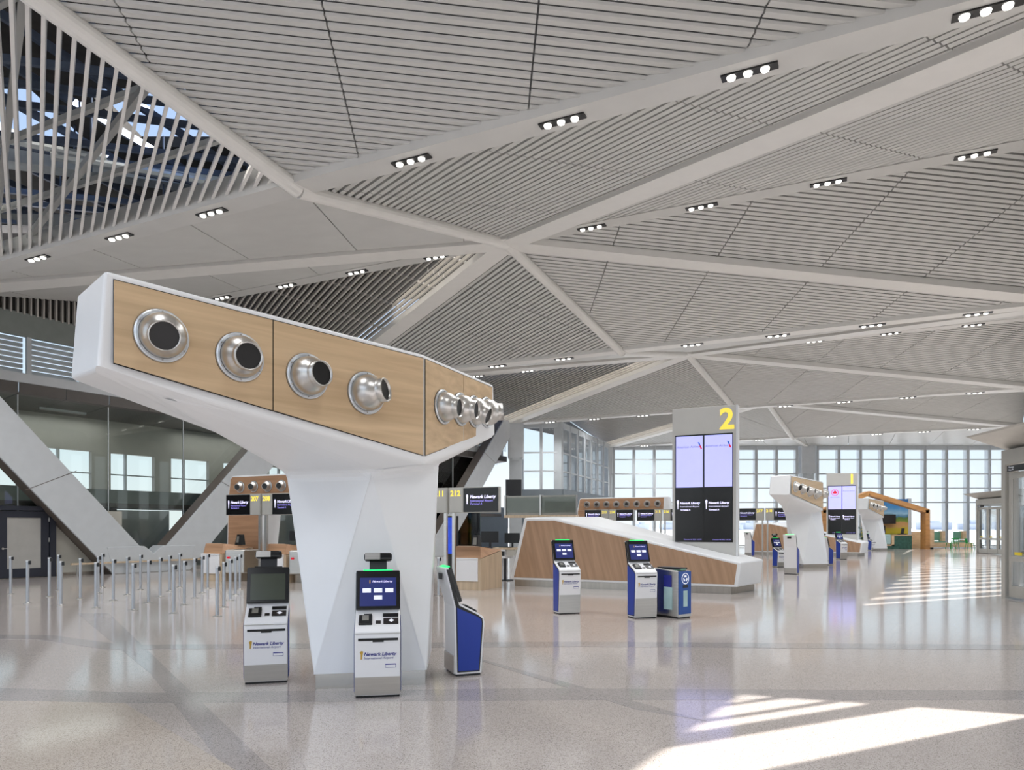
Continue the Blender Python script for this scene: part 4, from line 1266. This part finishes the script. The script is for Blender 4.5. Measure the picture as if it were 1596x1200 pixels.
# ================================================================== LOUNGE BY THE END WALL
# mural wall
m = bpy.data.materials.new('mural'); m.use_nodes = True
n = m.node_tree; b = n.nodes['Principled BSDF']; b.inputs['Roughness'].default_value = .6
tcn = n.nodes.new('ShaderNodeTexCoord'); sp_ = n.nodes.new('ShaderNodeSeparateXYZ'); ns = n.nodes.new('ShaderNodeTexNoise'); ns.inputs['Scale'].default_value = 1.6
ad = n.nodes.new('ShaderNodeMath'); ad.operation = 'MULTIPLY_ADD'; ad.inputs[1].default_value = .5
rr = n.nodes.new('ShaderNodeValToRGB'); rr.color_ramp.interpolation = 'LINEAR'
mr = n.nodes.new('ShaderNodeMapRange'); mr.inputs[1].default_value = .25; mr.inputs[2].default_value = 4.15
n.links.new(tcn.outputs['Object'], sp_.inputs[0]); n.links.new(tcn.outputs['Object'], ns.inputs['Vector'])
n.links.new(ns.outputs['Fac'], ad.inputs[0]); n.links.new(sp_.outputs['Z'], ad.inputs[2]); n.links.new(ad.outputs[0], mr.inputs[0]); n.links.new(mr.outputs[0], rr.inputs[0]); n.links.new(rr.outputs[0], b.inputs['Base Color'])
cols = [(0, (150, 140, 40)), (.2, (196, 176, 40)), (.27, (120, 130, 60)), (.33, (206, 186, 50)), (.42, (200, 178, 60)), (.46, (206, 160, 100)), (.55, (200, 150, 96)), (.57, (130, 150, 60)), (.64, (90, 120, 50)), (.66, (70, 120, 150)), (.72, (150, 190, 214)), (.85, (70, 140, 196)), (1, (50, 110, 170))]
els = rr.color_ramp.elements
els[0].position, els[0].color = cols[0][0], lin(cols[0][1]) + (1,)
els[1].position, els[1].color = cols[-1][0], lin(cols[-1][1]) + (1,)
for p, c in cols[1:-1]:
    e = els.new(p); e.color = lin(c) + (1,)
M['mural'] = m
r = empty('mural_wall', (28.4, 57.2, 0))
tag(r, 'wall with a landscape mural of yellow fields and blue sky', 'mural')
MB().span(0, 3.7, 0, .2, 0, 4.0).build('panel', 'mural', r)
MB().span(3.7, 3.95, -.05, .22, 0, 4.05).build('edge', 'column_white', r)
r = empty('menu_screen', (28.6, 56.9, 0)); tag(r, 'dark pair of menu screens hanging before the mural', 'screen')
MB().span(0, 1.0, 0, .1, 2.0, 2.75).build('screen', 'black', r)
MB().span(1.2, 2.35, 0, .1, 2.0, 2.75).build('screen', 'reader', r)
MB().span(1.0, 1.2, 0, .1, 2.0, 2.9).build('divider', 'yellow_paper', r)
# wooden gable frame
r = empty('timber_frame', (24.1, 55, 0)); tag(r, 'large timber gable frame around the lounge counter', 'frame')
for nm, p, q in (('beam', (3.6, 0, 4.35), (8.2, 0, 2.95)), ('beam', (3.6, 0, 4.35), (0, 0, 2.95)), ('post', (8.1, 0, 3.05), (8.1, 0, 0)), ('post', (.1, 0, 3.05), (.1, 0, 0))):
    MB().bar(p, q, .7, .34, up=(0, 0, 1) if nm == 'beam' else (1, 0, 0)).build(nm, 'wood_frame', r)
# counter with glass case
r = empty('cafe_counter', (28.2, 55.6, 0)); tag(r, 'dark green cafe counter with arched glass display case', 'counter')
MB().span(0, 3.3, 0, 1.0, 0, .25).build('plinth', 'green_case', r)
MB().span(1.9, 3.3, 0, 1.0, .25, 1.05).build('cabinet', 'green_case', r)
MB().span(0, 1.7, .02, 1.0, .35, 1.15).build('glass_case', 'case_glass', r, bevel=.08)
MB().span(-.1, 1.9, -.03, .05, .25, .35).span(1.7, 1.9, -.03, .05, .25, 1.1).span(1.8, 3.5, -.05, 1.0, 1.05, 1.12).build('pale_trim', 'wood_bench', r)
r = empty('coffee_machine', (29.0, 56.1, 1.15)); tag(r, 'dark coffee machine on the cafe counter', 'machine')
MB().span(0, .7, 0, .4, .05, .7).build('body', 'vertical_dark', r, bevel=.05)
MB().span(.05, .3, -.05, 0, .1, .3).span(.4, .65, -.05, 0, .1, .3).build('cup_bay', 'print_navy', r)
r = empty('cash_register', (30.9, 55.9, 1.13)); tag(r, 'small dark cash register at the end of the cafe counter', 'register')
MB().span(-.3, .3, -.15, .15, 0, .08).build('drawer', 'black', r)
MB().bar((0, 0, .08), (.1, .05, .5), .25, .04).build('screen', 'vertical_dark', r)
r = empty('potted_plant', (27.6, 56.0, 0)); tag(r, 'grey green plant beside the coffee machine', 'plant')
MB().lathe([(.2, 0), (.26, .5), (0, .5)], (0, 0, 0), (0, 0, 1), 14, True).build('pot', 'vertical_dark', r)
lm = MB()
for i in range(60):
    a, h_ = random.uniform(0, 6.28), random.uniform(.4, 1.7)
    l = random.uniform(.3, .6)
    p = V((math.cos(a) * .15, math.sin(a) * .15, h_))
    q = p + V((math.cos(a) * l, math.sin(a) * l, .25))
    s_ = V((-math.sin(a), math.cos(a), 0)) * .07
    lm.add([p, (p + q) / 2 + s_, q, (p + q) / 2 - s_], [(0, 1, 2, 3)])
lm.build('foliage', 'green_case', r)
# wood box and benches
r = empty('wood_cabinet', (32.95, 56.2, 0)); tag(r, 'plain pale wood cabinet beside the timber post', 'cabinet')
MB().span(0, .68, 0, .7, .1, 1.55).build('body', 'wood_bench', r, bevel=.01)
MB().span(.05, .63, .05, .65, 0, .1).build('plinth', 'vertical_dark', r)
r = empty('wood_planter', (29.9 + .9, 57.8, 0)); tag(r, 'low pale wood divider behind the timber post', 'divider')
MB().span(.9, 2.8, 0, .4, 0, 1.35).build('body', 'wood_bench', r)
for x in (1.0, 1.4):
    MB().span(x, x + .12, -.02, 0, .2, 1.1).build('slot', 'reader', r)
for x0, wd, l in ((35.0, 1.0, 'pale wood booth bench with green back next to the wood cabinet'), (37.0, .7, 'pale wood booth bench with green back next to the far vestibule')):
    r = empty('booth_bench', (x0, 58.5, 0)); tag(r, l, 'bench', 'booth benches')
    MB().span(0, wd + .5, 0, .7, .05, .45).build('base', 'wood_bench', r)
    MB().span(0, wd, .1, .7, .45, .55).build('seat', 'seat_green', r)
    MB().span(0, wd * .8, .55, .7, .6, 1.35).build('back_cushion', 'seat_green', r)
    MB().span(wd * .8, wd * .8 + .3, .3, .75, .45, 1.4).build('end_panel', 'wood_bench', r)
def chair(x, y, deg, label):
    r = empty('cafe_chair', (x, y, 0), math.radians(deg)); tag(r, label, 'chair', 'green cafe chairs')
    MB().span(-.22, .22, -.22, .22, .44, .48).build('seat', 'green_chair', r, bevel=.015)
    for sx in (-1, 1):
        for sy in (-1, 1):
            MB().bar((sx * .19, sy * .19, .45), (sx * .25, sy * .25, 0), .04, .03, up=(1, 0, 0)).build('leg', 'green_chair', r)
    for i in range(4):
        MB().bar((-.16 + i * .107, .21, .47), (-.16 + i * .107, .28, .80), .04, .02, up=(1, 0, 0)).build('back_slat', 'green_chair', r)
    MB().span(-.21, .21, .26, .30, .78, .86).build('top_rail', 'green_chair', r)
chair(34.75, 55.4, 165, 'green metal cafe chair turned to the lounge table')
chair(35.0, 56.3, 190, 'green metal cafe chair behind the other by the lounge table')
chair(35.8, 55.2, 80, 'green metal cafe chair standing apart by the far bench')
r = empty('cafe_table', (35.75, 56.5, 0)); tag(r, 'small round white cafe table among green chairs', 'table')
MB().lathe([(0, .72), (.42, .72), (.42, .76), (0, .76)], (0, 0, 0), (0, 0, 1), 24).build('top', 'button_white', r)
MB().tube((0, 0, .02), (0, 0, .72), .04, 10).build('stem', 'steel', r)
MB().lathe([(.28, 0), (.28, .015), (.05, .03)], (0, 0, 0), (0, 0, 1), 20).build('foot', 'steel', r)
